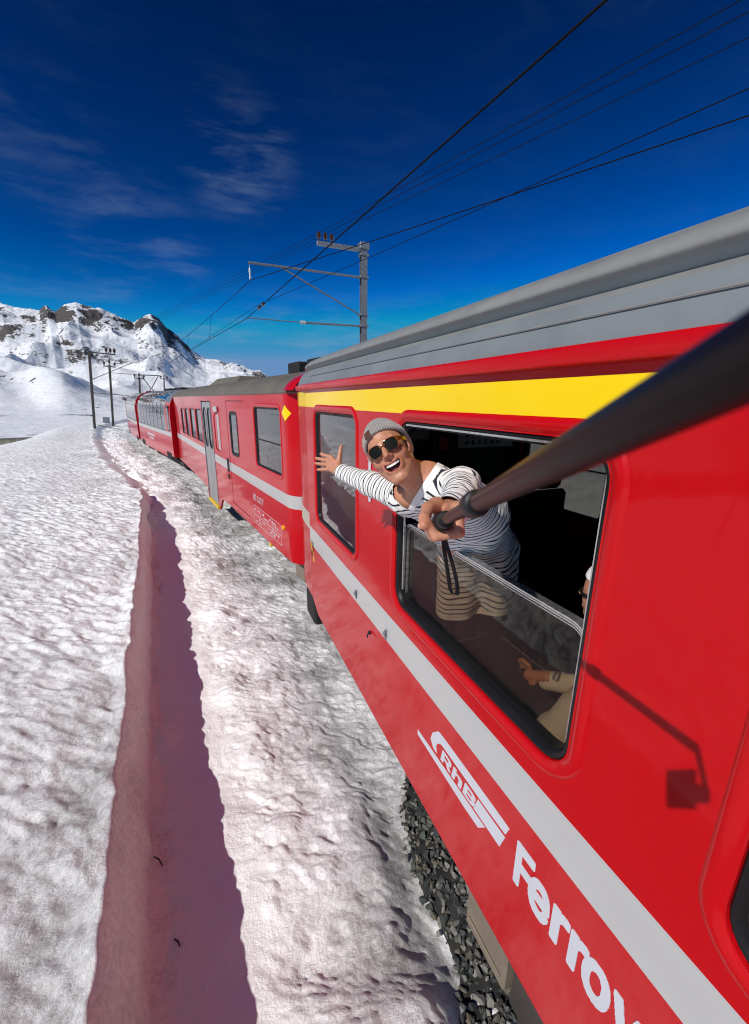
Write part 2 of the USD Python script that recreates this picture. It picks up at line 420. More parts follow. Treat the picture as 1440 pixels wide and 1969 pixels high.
def near_ground():
    d = np.concatenate([np.linspace(-75, -22, 40)[:-1], np.linspace(-22, -6, 90)[:-1], np.linspace(-6, -2.2, 110)[:-1], np.linspace(-2.2, -0.26, 105)[:-1],
                        np.linspace(-0.26, 0.06, 34)[:-1], np.linspace(0.06, 2.3, 120)[:-1], np.linspace(2.3, 5.0, 40)[:-1], np.linspace(5.0, 60, 30)])
    y = np.concatenate([np.linspace(-40, -2, 40)[:-1], np.linspace(-2, 0.8, 80)[:-1], np.linspace(0.8, 6, 270)[:-1], np.linspace(6, 13, 210)[:-1], np.linspace(13, 30, 190)[:-1],
                        np.linspace(30, 60, 130)[:-1], np.linspace(60, 140, 60)])
    Y, D = np.meshgrid(y, d, indexing="ij")
    # the cut edge wanders a little
    e = 0.10 * noise(np.stack([Y * 0.9, Y * 0, Y * 0], -1), 1.0, 5, 3) + 0.045 * noise(np.stack([Y * 5, Y * 0, Y * 0], -1), 1.0, 6, 3)
    amp = lerp_tab(Y, [(-40, 1), (10, 1), (14, 5), (30, 9), (60, 9), (140, 9)])
    X = _wx(Y) + D
    near_edge = np.exp(-(D / 1.2) ** 2)
    X = X + e * near_edge * np.minimum(amp, 6) * 0.8
    p3 = np.stack([X, Y, np.zeros_like(X)], -1)
    # bank
    hb = lerp_tab(Y, [(-40, 0.5), (0, 0.50), (9, 0.50), (12, 0.46), (14, 0.34), (20, 0.26), (40, 0.3), (60, 0.3), (90, 0.6), (140, 0.6)])
    hb = hb + 0.05 * noise(p3, 1.6, 11, 3) + 0.10 * np.exp(-((Y - 40) / 16) ** 2) * 0
    wslope = lerp_tab(Y, [(-40, 0.14), (12, 0.15), (15, 0.6), (140, 0.9)])
    up = sstep(0, 1, -D / wslope * 1.0)
    up = np.where(D < 0, up ** 0.8, 0)
    jag = np.exp(-((D + wslope * 1.15) / 0.16) ** 2) * (0.12 * noise(p3, 2.5, 13, 3) + 0.05 * noise(p3, 10.0, 14, 2))
    lip = 0.018 * np.exp(-((D + wslope) / 0.10) ** 2)
    L = np.maximum(-D - wslope, 0)
    bank = hb * up + lip
    # beyond the lip the bank swells gently, then tips down to the lake plain
    bank = bank + jag + 0.10 * sstep(0.5, 3, L) - 0.9 * sstep(3, 22, L) - 11.0 * sstep(16, 62, L) ** 1.3
    bank = bank - 9.0 * sstep(75, 140, Y) * sstep(0, 12, L) - 4.0 * sstep(24, 52, Y) * sstep(2.0, 9, L)
    # surface relief: broad hummocks, sun cups in slanting rows and fine crust
    c, s = math.cos(-0.72), math.sin(-0.72)
    Pr = np.stack([(X * c + Y * s) * 2.0, (-X * s + Y * c) * 5.2, np.zeros_like(X)], -1)
    cups = meshkit.noise(Pr * 1.7, 21) - 0.5 + 0.6 * (meshkit.noise(Pr * 3.6, 22) - 0.5)
    cups2 = -np.abs(meshkit.noise(p3 * 6.0, 24) - 0.5) + 0.25
    topm = sstep(0.0, 0.16, L)
    fade = 1 / (1 + (np.hypot(X, Y) / 26) ** 2)
    patch = sstep(-0.15, 0.15, noise(p3, 0.35, 33, 2))
    rel_top = 0.10 * noise(p3, 0.8, 31, 3) + (0.026 + 0.016 * patch) * cups + 0.026 * (meshkit.noise(Pr * 3.4 + 9, 25) - 0.5) + 0.022 * np.abs(noise(Pr, 2.3, 37, 3)) + 0.022 * noise(p3, 24.0, 35, 2) + 0.030 * noise(p3, 7.0, 34, 3)
    bank = bank + np.where(D < 0, rel_top * (0.25 + 0.75 * topm) * np.clip(up, 0, 1) * (0.35 + 0.65 * fade), 0)
    # shovelled path and trodden ice between the wall and the train
    trk = X - _tx(Y)
    side = sstep(-2.55, -1.35, trk)                       # towards the train
    path = np.where(D > 0, 1.0, 0)
    shade = sstep(0.05, 0.25, D) * (1 - sstep(0.45, 0.75, D)) * lerp_tab(Y, [(-40, 1), (11, 1), (14, 0), (140, 0)])
    r_path = 0.08 * noise(p3, 1.3, 41, 3) + 0.075 * noise(p3 * np.array([1.0, 0.8, 1]), 5.0, 42, 3) + 0.045 * np.abs(noise(p3, 8.0, 43, 2)) * 1.6 + 0.035 * noise(p3, 17.0, 46, 2)
    lumps = lerp_tab(Y, [(-40, 0), (9, 0.0), (13, 1.0), (22, 1.0), (34, 0.4), (60, 0.2), (140, 0.0)])
    crust = np.abs(noise(p3, 2.2, 47, 4)) * 0.07 + np.abs(noise(p3 * np.array([0.5, 1.5, 1]), 9.0, 48, 4)) * 0.045
    tn_ = (noise(p3 * np.array([1.0, 1.25, 1]), 2.1, 49, 5) + 0.5) * 10
    fr_ = tn_ - np.floor(tn_)
    plates = (np.floor(tn_) + sstep(0.72, 1.0, fr_)) / 10 - 0.5
    crust = crust + 0.23 * plates
    r_path = (0.30 * r_path + crust - 0.02) * sstep(0.0, 0.10, D)
    r_path = r_path * (1 - 0.2 * side * sstep(9, 5, Y)) * (1 - 0.75 * shade) + lumps * (0.42 * np.maximum(noise(p3, 0.8, 44, 3), -0.05) + 0.26 * np.maximum(noise(p3, 2.2, 45, 3), 0)) * (1 - side)
    ground = path * (r_path + 0.04 * sstep(0.5, 0.9, D) * (1 - side))
    # ballast shoulder under the train
    ground = ground - path * 0.13 * sstep(-1.60, -1.25, trk) * (1 - sstep(1.3, 1.8, trk)) * lerp_tab(Y, [(-40, 0.8), (1.8, 0.8), (3.0, 0.3), (140, 0.3)])
    gravel = sstep(-1.55, -1.30, trk + 0.25 * noise(p3, 1.2, 51, 3)) * lerp_tab(Y, [(-40, 1), (1.3, 1), (2.4, 0.0), (140, 0)])
    ground = ground - path * 0.05 * gravel
    ground = ground + path * (0.8 * sstep(3.2, 9, trk) + 1.6 * sstep(10, 40, trk))
    Z = np.where(D < 0, bank, ground)
    # dirt: sooty near the cut edge and the train, clean further off
    dn = noise(p3, 0.9, 61, 4)
    dirt = np.where(D < 0, 0.20 * np.exp(-L / 1.6) * sstep(0.0, 0.1, L) - 0.2 * (L <= 0) + 0.26 * sstep(6, 1.5, Y) * np.exp(-L / 3.0) + 0.10 * np.exp(-L / 5) + 0.7 * dn * np.exp(-L / 6) + 0.5 * noise(p3, 4.0, 64, 3) * np.exp(-L / 4) * (L > 0) - 0.02,
                    0.02 + 0.52 * side + 0.75 * dn * (0.4 + 0.6 * side) + 0.5 * noise(p3, 3.0, 62, 4) * (0.3 + side) + 0.24 * sstep(0.03, 0.12, noise(p3 * np.array([0.8, 1.5, 1]), 1.7, 63, 4)) * (0.35 + 0.65 * side) - 0.25 * shade)
    dirt = dirt - 0.04 * cups * (D < 0)
    dirt = np.where((D > 0) & (trk > 1.6), 0.02, dirt)
    dirt = dirt * lerp_tab(np.hypot(X, Y), [(0, 1), (12, 1), (40, 0.6), (90, 0.2)]) - 0.02
    inwall = ((D < 0.02) & (D > -wslope * 1.3)) * np.sin(np.clip(Z / np.maximum(hb, 0.05), 0, 1) * np.pi) ** 0.5
    X = X + inwall * (0.07 * noise(np.stack([Y * 1.6, Z * 3.0, Z * 0], -1), 1.0, 15, 3) + 0.05 * noise(np.stack([Y * 4.0, Z * 9.0, Z * 0], -1), 1.0, 16, 3) + 0.02 * noise(np.stack([Y * 14.0, Z * 14.0, Z * 0], -1), 1.0, 17, 2)) * lerp_tab(Y, [(-40, 1), (12, 1), (18, 0), (140, 0)])
    return np.stack([X, Y, Z], -1), np.clip(dirt, -0.3, 1.0)


GP, GD = near_ground()
_mb = MB().grid(GP, flip=True)
_v, _f = _mb.arrays()
g_prim = put("snow_ground", (_v, _f), MAT["snow"], None, smooth=True, attrs={"dirt": fl(GD.ravel())})
tag(g_prim, kind="structure")


def ground_z(x, y):
    i = np.argmin(np.abs(GP[:, 0, 1] - y))
    return float(np.interp(x, GP[i, :, 0], GP[i, :, 2]))


SKYLINE = [(-60, .12), (-45, .17), (-35, .15), (-27, .165), (-23, .13), (-19.72, 0.1436), (-17.4, 0.1548), (-16.29, 0.1502), (-14.47, 0.1492), (-13.84, 0.159), (-13.16, 0.1537), (-12.2, 0.1643), (-11.28, 0.1681),
           (-10.41, 0.1628), (-9.24, 0.1633), (-7.14, 0.1525), (-6.02, 0.1478), (-5.07, 0.1578), (-4.26, 0.1619), (-3.51, 0.1564), (-2.8, 0.14), (-1.53, 0.1238),
           (-0.24, 0.1009), (1.12, 0.0835), (3.18, 0.0775), (4.7, 0.0753), (5.92, 0.0673), (7.49, 0.0637), (8.42, 0.0531), (9.97, 0.034), (13.96, 0.03), (30, .05), (60, .06)]
FOOT = [(-60, .04), (-40, .06), (-30, .035), (-24, .06), (-20.64, 0.0537), (-18.41, 0.0518), (-17.7, 0.043), (-16.45, 0.0467), (-15.17, 0.0576), (-14.26, 0.0531), (-12.55, 0.0434), (-10.83, 0.0235),
        (-8.51, 0.0046), (-4, -.004), (60, -.004)]


def far_ground():
    az = np.concatenate([np.linspace(-62, -24, 110)[:-1], np.linspace(-24, 14, 620)[:-1], np.linspace(14, 62, 80)])
    r = np.concatenate([np.geomspace(34, 420, 45)[:-1], np.linspace(420, 1000, 90)[:-1], np.linspace(1000, 3000, 250)[:-1], np.linspace(3000, 4600, 20)])
    A, Rr = np.meshgrid(az, r, indexing="ij")
    X, Y = Rr * np.sin(np.radians(A)), Rr * np.cos(np.radians(A))
    p3 = np.stack([X, Y, np.zeros_like(X)], -1)
    base = -11.5 + 14 * sstep(420, 1100, Rr) + 3.0 * noise(p3, 0.012, 71, 3) * sstep(150, 500, Rr) + 9.0 * noise(p3, 0.004, 72, 3) * sstep(400, 800, Rr) - 0.5
    warp = 3.2 * noise(p3, 0.006, 66, 3) + 1.0 * noise(p3, 0.03, 67, 2)
    ag = np.linspace(-62, 62, 1241)
    fs = np.convolve(np.pad(lerp_tab(ag, FOOT), 12, mode="edge"), np.hanning(25) / np.hanning(25).sum(), "valid")
    e1, e2 = np.interp(A + warp, ag, fs), lerp_tab(A, SKYLINE)
    rf = 760 + 210 * noise(np.stack([A * 0.15, A * 0, A * 0], -1), 1.0, 73, 2)
    hf = 2.9 + rf * e1
    w = np.where(Rr < rf, 150, 190)
    foot = base + np.maximum(hf - base, 0) * np.exp(-((Rr - rf) / w) ** 2) * (1 + 0.0)
    foot = foot + (9 * noise(p3, 0.012, 74, 3) + 4 * noise(p3, 0.04, 76, 3)) * np.exp(-((Rr - rf) / 300) ** 2)
    rc = 2450 + 500 * noise(np.stack([A * 0.09, A * 0, A * 0], -1), 1.0, 75, 2)
    hc = 2.9 + rc * e2
    t = np.clip((Rr - 1020) / (rc - 1020), 0, 1)
    ridged = 1 - np.abs(2 * meshkit.noise(p3 * 0.0032, 81) - 1)
    ridged2 = 1 - np.abs(2 * meshkit.noise(p3 * 0.008 + 7, 82) - 1)
    body = 0.42 * t ** 1.15 + 0.58 * t ** 2.6
    main = base + (hc - base) * body
    env = (t * (1 - t ** 3)) * 1.6
    main = main + env * (hc * 0.30 * (ridged - 0.55) + hc * 0.17 * (ridged2 - 0.5) + 34 * noise(p3, 0.02, 83, 4))
    main = main + sstep(0.6, 1.0, t) * (15 * noise(p3, 0.035, 84, 4) + 20 * noise(p3, 0.011, 85, 2))
    back = np.maximum(Rr - rc, 0)
    main = main - back * 0.45
    Z = np.maximum(np.maximum(base, foot), np.where(Rr > 1000, main, -50))
    Z = Z - 7 * (1 - sstep(34, 70, Rr))
    gr = np.gradient(Z, axis=1) / np.gradient(Rr, axis=1)
    ga = np.gradient(Z, axis=0) / (np.gradient(A, axis=0) * np.pi / 180 * Rr)
    slope = np.hypot(gr, ga)
    rock = 0.36 * sstep(0.42, 1.15, slope) + 0.34 * sstep(0.62, 0.98, t) * (Rr > 1000) * np.clip(0.75 + 3.2 * noise(p3 * np.array([1.4, 0.7, 1]), 0.02, 97, 4), 0, 1.6) + 0.75 * noise(p3, 0.0045, 91, 3) * sstep(0.1, 0.6, t) + 0.10 * np.exp(-((Rr - rf) / 60) ** 2) * (hf > 20) + 0.10 * sstep(0, 0.5, ga) * sstep(.2, .5, t)
    rock = rock + 0.22 * noise(p3 * np.array([0.4, 1.6, 1]), 0.02, 92, 3) * (1 - sstep(0.0, 0.15, t))
    streak = np.maximum(sstep(0.09, 0.15, noise(p3, 0.03, 93, 3)), sstep(0.10, 0.15, noise(p3 * np.array([1, 2.0, 1]), 0.055, 95, 3))) * sstep(-0.06, 0.05, noise(p3, 0.007, 94, 2))
    rock = rock + 0.5 * streak * sstep(120, 260, Rr) * (1 - sstep(1100, 1500, Rr))
    rock = rock - 0.10 + 0.07 * sstep(0.3, 0.6, t) + 0.42 * noise(p3, 0.016, 96, 3) * sstep(0.05, 0.3, t) * (Rr > 1000)
    return np.stack([X, Y, Z], -1), rock, az, r


FP, FR, _az, _r = far_ground()
_ka = len(_az)
_kr = 45 + 90 + 250 + 20 - 3
_split = int(np.argmin(np.abs(_r - 1000)))
for nm, sl in (("snow_plain", slice(0, _split + 1)), ("mountains", slice(_split, None))):
    mb = MB().grid(FP[:, sl], flip=False)
    v, f = mb.arrays()
    tag(put(nm, (v, f), MAT["alp"], None, smooth=True, attrs={"rock": fl(FR[:, sl].ravel())}), kind="structure")
# ------------------------------------------------------------------ railway carriages
def panel_with_holes(mb_of, poly, holes, bands, x0, x1):
    """Cuts a side panel (y, z) into its painted bands and punches the window openings. bands: {name: (z0, z1)}; mb_of[name] receives the piece."""
    h = unary_union(holes) if holes else Polygon()
    rest = poly.difference(h)
    for name, (z0, z1, *y) in bands.items():
        b = sbox(y[0] if y else -100, z0, 100, z1)
        mb_of[name].poly_x(rest.intersection(b), x0, x1)
        rest = rest.difference(b)
    mb_of["red"].poly_x(rest, x0, x1)


def window(parent, rect, red, pane_mat, name="window", x=0.0, bead=0.011, gasket=0.024, recess=0.026, pane=True, label=None, alu=False):
    """A pressed bead round the opening, a black gasket and the pane."""
    mb = MB()
    ring_loft(mb, rect, [(-0.060, x + 0.002), (-0.052, x - bead * 0.6), (-0.042, x - bead), (-0.028, x - bead), (-0.016, x - bead * 0.55), (-0.006, x - bead * 0.1), (0.000, x + 0.006), (0.002, x + 0.03), (0.003, x + 0.06)])
    w = mb.build(name, MAT[red], parent, smooth=50, label=label)
    mb = MB()
    ring_loft(mb, rect, [(0.001, x + 0.010), (0.006, x + 0.006), (0.016, x + 0.009), (gasket, x + 0.018), (gasket + 0.006, x + recess + 0.006)])
    mb.build("gasket", MAT["black"], w, smooth=50)
    if alu:
        mb = MB()
        ring_loft(mb, rect, [(gasket + 0.004, x + 0.012), (gasket + 0.004, x + 0.020), (gasket + 0.014, x + 0.020), (gasket + 0.014, x + 0.03)])
        mb.build("frame_trim", MAT["alu"], w, smooth=40)
    if pane:
        q = rrect(*rect, inset=gasket + 0.002)
        mb = MB().poly_x(Polygon(q), x + recess, x + recess + 0.005)
        mb.build("pane", MAT[pane_mat], w)
    return w


def rpoly(y0, y1, z0, z1, r):
    return Polygon(rrect(y0, y1, z0, z1, r, n=8))


# ---- the near carriage, straight along +y; its left side is the plane x = 1
HALF = 1.325
c1 = thing("railway_carriage", "nearest red carriage with yellow band, open window and silver lettering on its side", "railway carriage", (1.0, 0, 0), 0, "carriages of the red train")
Y0, Y1 = -9.0, 4.30
RW = (0.77, 2.10, 1.705, 2.800, 0.115)
RS = (2.80, 3.955, 1.735, 2.805, 0.09)
RN = (-0.99, 0.315, 1.69, 2.800, 0.115)
RN2 = (-2.75, -1.45, 1.69, 2.800, 0.115)
wins = [RW, RS, RN, RN2]
parts = {k: MB() for k in ("red", "yellow", "stripe")}
bands = {"yellow": (2.838, 2.972, 0.62), "stripe": (1.372, 1.572)}
side = Polygon([(Y0, 0.615), (4.02, 0.615), (Y1, 0.74), (Y1, 3.02), (Y0, 3.02)])
panel_with_holes(parts, side, [rpoly(*w) for w in wins], bands, 0.0, 0.05)
# tumble-in of the lower edge: a rolled hem
hem = MB()
for k in range(1):
    pr = [(0.0, 0.615), (0.006, 0.600), (0.020, 0.592), (0.05, 0.592), (0.05, 0.615)]
    P = np.array([[(a, yy, z) for a, z in pr] for yy in (Y0, 4.02)])
    hem.grid(P, closed_v=False)
hem.build("bottom_hem", MAT["red"], c1, smooth=40)
# end taper: the side turns slightly inwards over the last half metre, in three bands
taper = [(0.0, Y1), (0.010, 4.33), (0.014, 4.50), (0.022, 4.70), (0.040, 4.86), (0.09, 4.93), (0.30, 4.95), (2.35, 4.95), (2.56, 4.93), (2.61, 4.86), (2.628, 4.70), (2.636, 4.5), (2.64, 4.33), (2.65, Y1)]
for nm, z0, z1, mt in (("red", 0.70, 1.515, "red"), ("stripe", 1.515, 1.70, "tanpatch"), ("red", 1.70, 2.838, "red"), ("yellow", 2.838, 2.985, "yellow"), ("red", 2.985, 3.06, "red")):
    P = np.array([[(a, b, z) for a, b in taper] for z in (z0, z1)])
    MB().grid(P).build({"red": "end_wall", "stripe": "end_stripe", "yellow": "end_band"}[nm], MAT[mt], c1, smooth=35)
MAIN = parts["red"].build("side_wall", MAT["red"], c1)
parts["yellow"].build("yellow_band", MAT["yellow"], c1)
parts["stripe"].build("grey_stripe", MAT["stripe"], c1)
# gutter: a rain strip that stands 35 mm off the wall and shades the strip below it
g = MB()
pr = [(0.0, 3.004), (-0.020, 3.000), (-0.036, 3.004), (-0.040, 3.014), (-0.040, 3.046), (-0.034, 3.054), (0.02, 3.056)]
P = np.array([[(a, yy, z) for a, z in pr] for yy in (Y0, 2.0, 4.3, 4.88)])
P[3, :, 0] += 0.06; P[2, :, 0] += 0.004
g.grid(P, flip=False)
g.build("rain_gutter", MAT["red"], c1, smooth=40)
# roof in its bands: steep lower sheet with a weld line, ledge, undercut, lip and crown
RP = [(0.000, 3.056), (0.012, 3.090), (0.030, 3.130), (0.052, 3.166), (0.070, 3.185), (0.098, 3.204), (0.128, 3.214), (0.086, 3.246), (0.086, 3.262), (0.092, 3.274), (0.110, 3.292), (0.140, 3.308),
      (0.25, 3.356), (0.45, 3.428), (0.70, 3.490), (1.0, 3.53), (1.325, 3.545)]
RPm = RP + [(2.65 - a, z) for a, z in RP[::-1][1:]]


def roof_piece(i0, i1, mat, name, label=None, ys=(Y0, 2.0, 4.3, 4.55, 4.75, 4.88, 4.94), shrink=(0, 0, 0, 0.010, 0.05, 0.12, 0.20)):
    prof = np.array(RPm[i0:i1 + 1])
    P = []
    for yy, s in zip(ys, shrink):
        q = prof.copy()
        q[:, 0] = 1.325 + (q[:, 0] - 1.325) * (1 - s * 0.35)
        q[:, 1] = 3.056 + (q[:, 1] - 3.056) * (1 - s)
        P.append(np.c_[q[:, 0], np.full(len(q), yy), q[:, 1]])
    return MB().grid(np.array(P), flip=False).build(name, mat, c1, smooth=70, label=label)


n_ = len(RP)
roof_piece(0, 4, MAT["roof"], "roof_side_sheet", "mid grey lower roof sheet with a weld line")
roof_piece(4, len(RPm) - 8, MAT["roof_light"], "roof", "light grey roof with a shaded groove along its edge")
roof_piece(len(RPm) - 8, len(RPm) - 1, MAT["roof"], "roof_side_sheet")
w = MB(); w.tube([(0.0245, Y0, 3.1335), (0.0245, 4.2, 3.1335)], 0.0026, 6); w.build("weld_seam", MAT["roof_light"], c1)
mb = MB().box(-0.002, 0.008, 2.02, 2.10, 3.10, 3.116, 0.002)
# windows
big = window(c1, RW, "red", "pane", pane=False, label="opened window with its pane slid half down")
window(c1, RS, "red", "pane", label="tall fixed window reflecting the snow bank")
window(c1, RN, "red", "pane", label="closed window nearest the bottom right corner of the photo", alu=False)
window(c1, RN2, "red", "pane")
# aluminium channel on both jambs and the head of the open window
mb = MB()
ring_loft(mb, RW, [(0.024, 0.026), (0.028, 0.030), (0.034, 0.030), (0.034, 0.070)])
mb.build("window_channel", MAT["black"], big, smooth=40)
mb = MB().box(0.004, 0.012, RW[0] + 0.09, RW[1] - 0.09, 2.776, 2.784)
mb.build("head_trim", MAT["alu"], big)
for yy in (2.052, 0.80):
    MB().box(0.030, 0.045, yy, yy + 0.010, 1.80, 2.72, 0.002).build("slide_rail", MAT["alu"], big)
# the lowered pane, its rounded aluminium top frame in three lips
LP = (0.782, 2.078, 1.66, 2.222, 0.085)
mb = MB().poly_x(Polygon(rrect(*LP, inset=0.012)), 0.062, 0.068)
low = mb.build("lowered_pane", MAT["pane_low"], c1, label="dusty pane slid half way down")
half = lambda P: P[:, 1:] if False else P


def top_bead(ins0, ins1, xa, xb, mat):
    q0, q1 = rrect(*LP, inset=ins0, n=10), rrect(*LP, inset=ins1, n=10)
    keep = slice(6, 34)                                   # right jamb upwards, over the top, left jamb down a little
    q0, q1 = q0[keep], q1[keep]
    P = np.array([np.c_[np.full(len(q0), xb), q0], np.c_[np.full(len(q0), xa), q0], np.c_[np.full(len(q0), xa), q1], np.c_[np.full(len(q0), xb), q1]])
    return MB().grid(P, closed_u=True).build("pane_frame", mat, low, smooth=30)


top_bead(-0.004, 0.003, 0.048, 0.084, MAT["alu"])
top_bead(0.003, 0.007, 0.056, 0.078, MAT["black"])
top_bead(0.007, 0.013, 0.050, 0.074, MAT["alu"])
top_bead(0.013, 0.021, 0.058, 0.072, MAT["black"])
top_bead(0.021, 0.025, 0.054, 0.074, MAT["alu"])
# small fittings on the side
mb = MB().box(-0.010, 0.0, 2.488, 2.520, 2.246, 2.56, 0.004)
mb.build("grab_strip", MAT["letter"], c1)
for yy, zz in ((2.775, 1.454), (2.202, 1.429)):
    mb = MB().lathe([(0.0, -0.024), (0.010, -0.024), (0.014, -0.020), (0.014, -0.012), (0.008, -0.008), (0.008, 0.0)], (0, yy, zz), (1, 0, 0), 14)
    mb.box(-0.014, -0.004, yy - 0.008, yy + 0.004, zz - 0.045, zz + 0.03, 0.003)
    mb.build("latch_knob", MAT["grey"], c1, smooth=40)
mb = MB().lathe([(0.0, -0.016), (0.011, -0.016), (0.013, -0.004), (0.013, 0.0)], (0, 2.486, 1.272), (1, 0, 0), 12)
mb.tube([(-0.012, 2.486, 1.272), (-0.03, 2.475, 1.255), (-0.03, 2.465, 1.25)], 0.006, 6)
mb.build("key_lock", MAT["blackm"], c1, smooth=40)
mb = MB().poly_x(unary_union([Polygon([(4.26, 1.40), (4.21, 1.40), (4.19, 1.30), (4.24, 1.30)]), Polygon([(4.19, 1.30), (4.15, 1.30), (4.13, 1.20), (4.17, 1.20)])]), -0.002, 0.0)
mb.build("brake_plate", MAT["step_yellow"], c1)
for yy in (4.245, 4.20, 4.155):
    MB().box(-0.003, -0.0005, yy, yy + 0.010, 1.25, 1.42).build("brake_plate_bar", MAT["blackm"], c1)
# lettering (reads towards the camera, so it runs along -y)
SILVER = MAT["letter"]


def side_text(s, y_start, z_base, cap, width, parent, mat, name="lettering", bold=True, th=0.0022, x=0.0):
    m = meshkit.text_mesh(s, cap, th, bold=bold)
    v = np.array(m.vertices)
    v[:, 0] -= v[:, 0].min()
    v[:, 0] *= width / v[:, 0].max()
    return MB().add(np.c_[x - v[:, 2], y_start - v[:, 0], z_base + v[:, 1]], np.array(m.faces)).build(name, mat, parent)


def letter_shape(ch, cap, fat, width):
    """One letter as a polygon, fattened to a heavy face and set to a width."""
    m = meshkit.text_mesh(ch, cap, 0.01, bold=True)
    v, f = np.array(m.vertices), np.array(m.faces)
    top = np.abs(v[f][:, :, 2] - 0.01).max(1) < 1e-6
    sh = unary_union([Polygon(t[:, :2]).buffer(1e-5) for t in v[f[top]]]).buffer(fat, join_style=2).simplify(0.0006)
    x0, y0, x1, y1 = sh.bounds
    return affinity.scale(affinity.translate(sh, -x0, 0), width / (x1 - x0), 1.0, origin=(0, 0))


def heavy_text(s, z_base, cap, spans, parent, mat, name, fat=0.0055, th=0.0022, slant=0.0):
    """Letters that read along -y; spans gives each letter's (left, right) y."""
    for k, (ch, (a, b)) in enumerate(zip(s, spans)):
        th = 0.0022 + 0.0006 * (k % 2)
        sh = affinity.affine_transform(letter_shape(ch, cap, fat, a - b), [-1, -slant, 0, 1, a, z_base])
        MB().poly_x(sh, -th, 0.0).build(name, mat, parent)


heavy_text("Ferrovi", 1.046, 0.192, [(0.920, 0.822), (0.842, 0.735), (0.727, 0.652), (0.648, 0.577), (0.594, 0.491), (0.488, 0.388), (0.383, 0.345)], c1, SILVER, "letter")
logo = MB()
logo.poly_x(Polygon([(1.735, 1.066), (1.107, 1.083), (1.150, 1.030), (1.268, 1.024), (1.732, 1.034)]), -0.0022, 0.0)
logo.poly_x(Polygon([(1.592, 1.131), (1.574, 1.185), (1.520, 1.239), (1.470, 1.243), (1.067, 1.245), (0.967, 1.243), (0.985, 1.192), (1.13, 1.186), (1.486, 1.186), (1.522, 1.160), (1.534, 1.130), (1.522, 1.094), (1.560, 1.096)]), -0.0022, 0.0)
logo.poly_x(Polygon([(1.170, 1.172), (0.985, 1.175), (1.010, 1.095), (1.195, 1.095)]), -0.0022, 0.0)
lg = logo.build("emblem", SILVER, c1)
heavy_text("RhB", 1.096, 0.066, [(1.485, 1.392), (1.380, 1.296), (1.283, 1.190)], lg, SILVER, "emblem_letter", fat=0.0015, slant=0.2)
# underneath: equipment box with a voltage plate, louvred box, end step, floor pan
eq = MB().box(0.10, 0.60, 0.985, 1.30, 0.14, 0.585, 0.01).build("equipment_box", MAT["underbrown"], c1, label="dusty tan equipment box under the carriage side")
MB().box(0.088, 0.10, 1.01, 1.27, 0.205, 0.222, 0.004).build("box_rail", MAT["underbrown"], eq)
q = np.array([(0.06, 0), (0, 0.06), (-0.06, 0), (0, -0.06)]) * 0.62
MB().poly_x(Polygon(np.array([(1.075, 0.44)]) + q @ np.array([[0.8, 0.6], [-0.6, 0.8]])), 0.097, 0.0985).build("voltage_plate", MAT["yellow"], eq)
MB().poly_x(Polygon([(1.080, 0.468), (1.062, 0.438), (1.076, 0.441), (1.066, 0.412), (1.090, 0.446), (1.076, 0.444), (1.088, 0.466)]), 0.0955, 0.097).build("voltage_mark", MAT["blackm"], eq)
lv = MB().box(0.13, 0.60, -0.60, 0.965, 0.10, 0.585, 0.01).build("louvre_box", MAT["blackm"], c1)
for k in range(36):
    zz = 0.13 + 0.0125 * k
    MB().box(0.112, 0.130, -0.58, 0.95, zz, zz + 0.006).build("louvre", MAT["under"], lv)
MB().box(0.03, 0.36, 4.33, 4.74, 0.30, 0.66, 0.03).build("end_step", MAT["blackm"], c1, label="black step block below the far end of the carriage")
MB().box(0.05, 2.60, Y0, 4.90, 0.64, 0.76).build("floor_pan", MAT["under"], c1)
for yy in (2.6, -5.6):
    b = MB()
    b.box(0.42, 0.52, yy - 1.1, yy + 1.1, 0.30, 0.46, 0.02)
    b.box(2.13, 2.23, yy - 1.1, yy + 1.1, 0.30, 0.46, 0.02)
    b.box(0.6, 2.05, yy - 0.25, yy + 0.25, 0.35, 0.52, 0.02)
    bg_ = b.build("bogie", MAT["under"], c1)
    for s in (-0.75, 0.75):
        for xx in (0.80, 1.80):
            MB().lathe([(0.0, 0.0), (0.30, 0.0), (0.375, 0.03), (0.375, 0.11), (0.34, 0.12), (0.0, 0.12)], (xx, yy + s, 0.26), (1, 0, 0), 28).build("wheel", MAT["under"], bg_, smooth=40)

# ---- inside the near carriage
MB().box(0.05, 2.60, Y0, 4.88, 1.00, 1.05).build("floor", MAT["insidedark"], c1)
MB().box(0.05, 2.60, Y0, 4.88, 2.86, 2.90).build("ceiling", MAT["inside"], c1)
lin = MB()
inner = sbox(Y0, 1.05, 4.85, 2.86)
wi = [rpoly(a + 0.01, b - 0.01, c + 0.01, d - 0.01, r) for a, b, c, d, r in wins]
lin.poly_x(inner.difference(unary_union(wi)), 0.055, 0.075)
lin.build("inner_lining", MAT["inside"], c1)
opp = MB()
opp.poly_x(Polygon([(Y0, 0.60), (4.3, 0.60), (4.3, 3.02), (Y0, 3.02)]).difference(unary_union([rpoly(*w) for w in wins])), 2.60, 2.65)
opp.build("side_wall", MAT["red"], c1, label="far side wall with windows seen through the saloon")
MB().box(0.06, 2.59, Y0 - 0.05, Y0, 0.60, 3.3).build("end_wall", MAT["red"], c1)
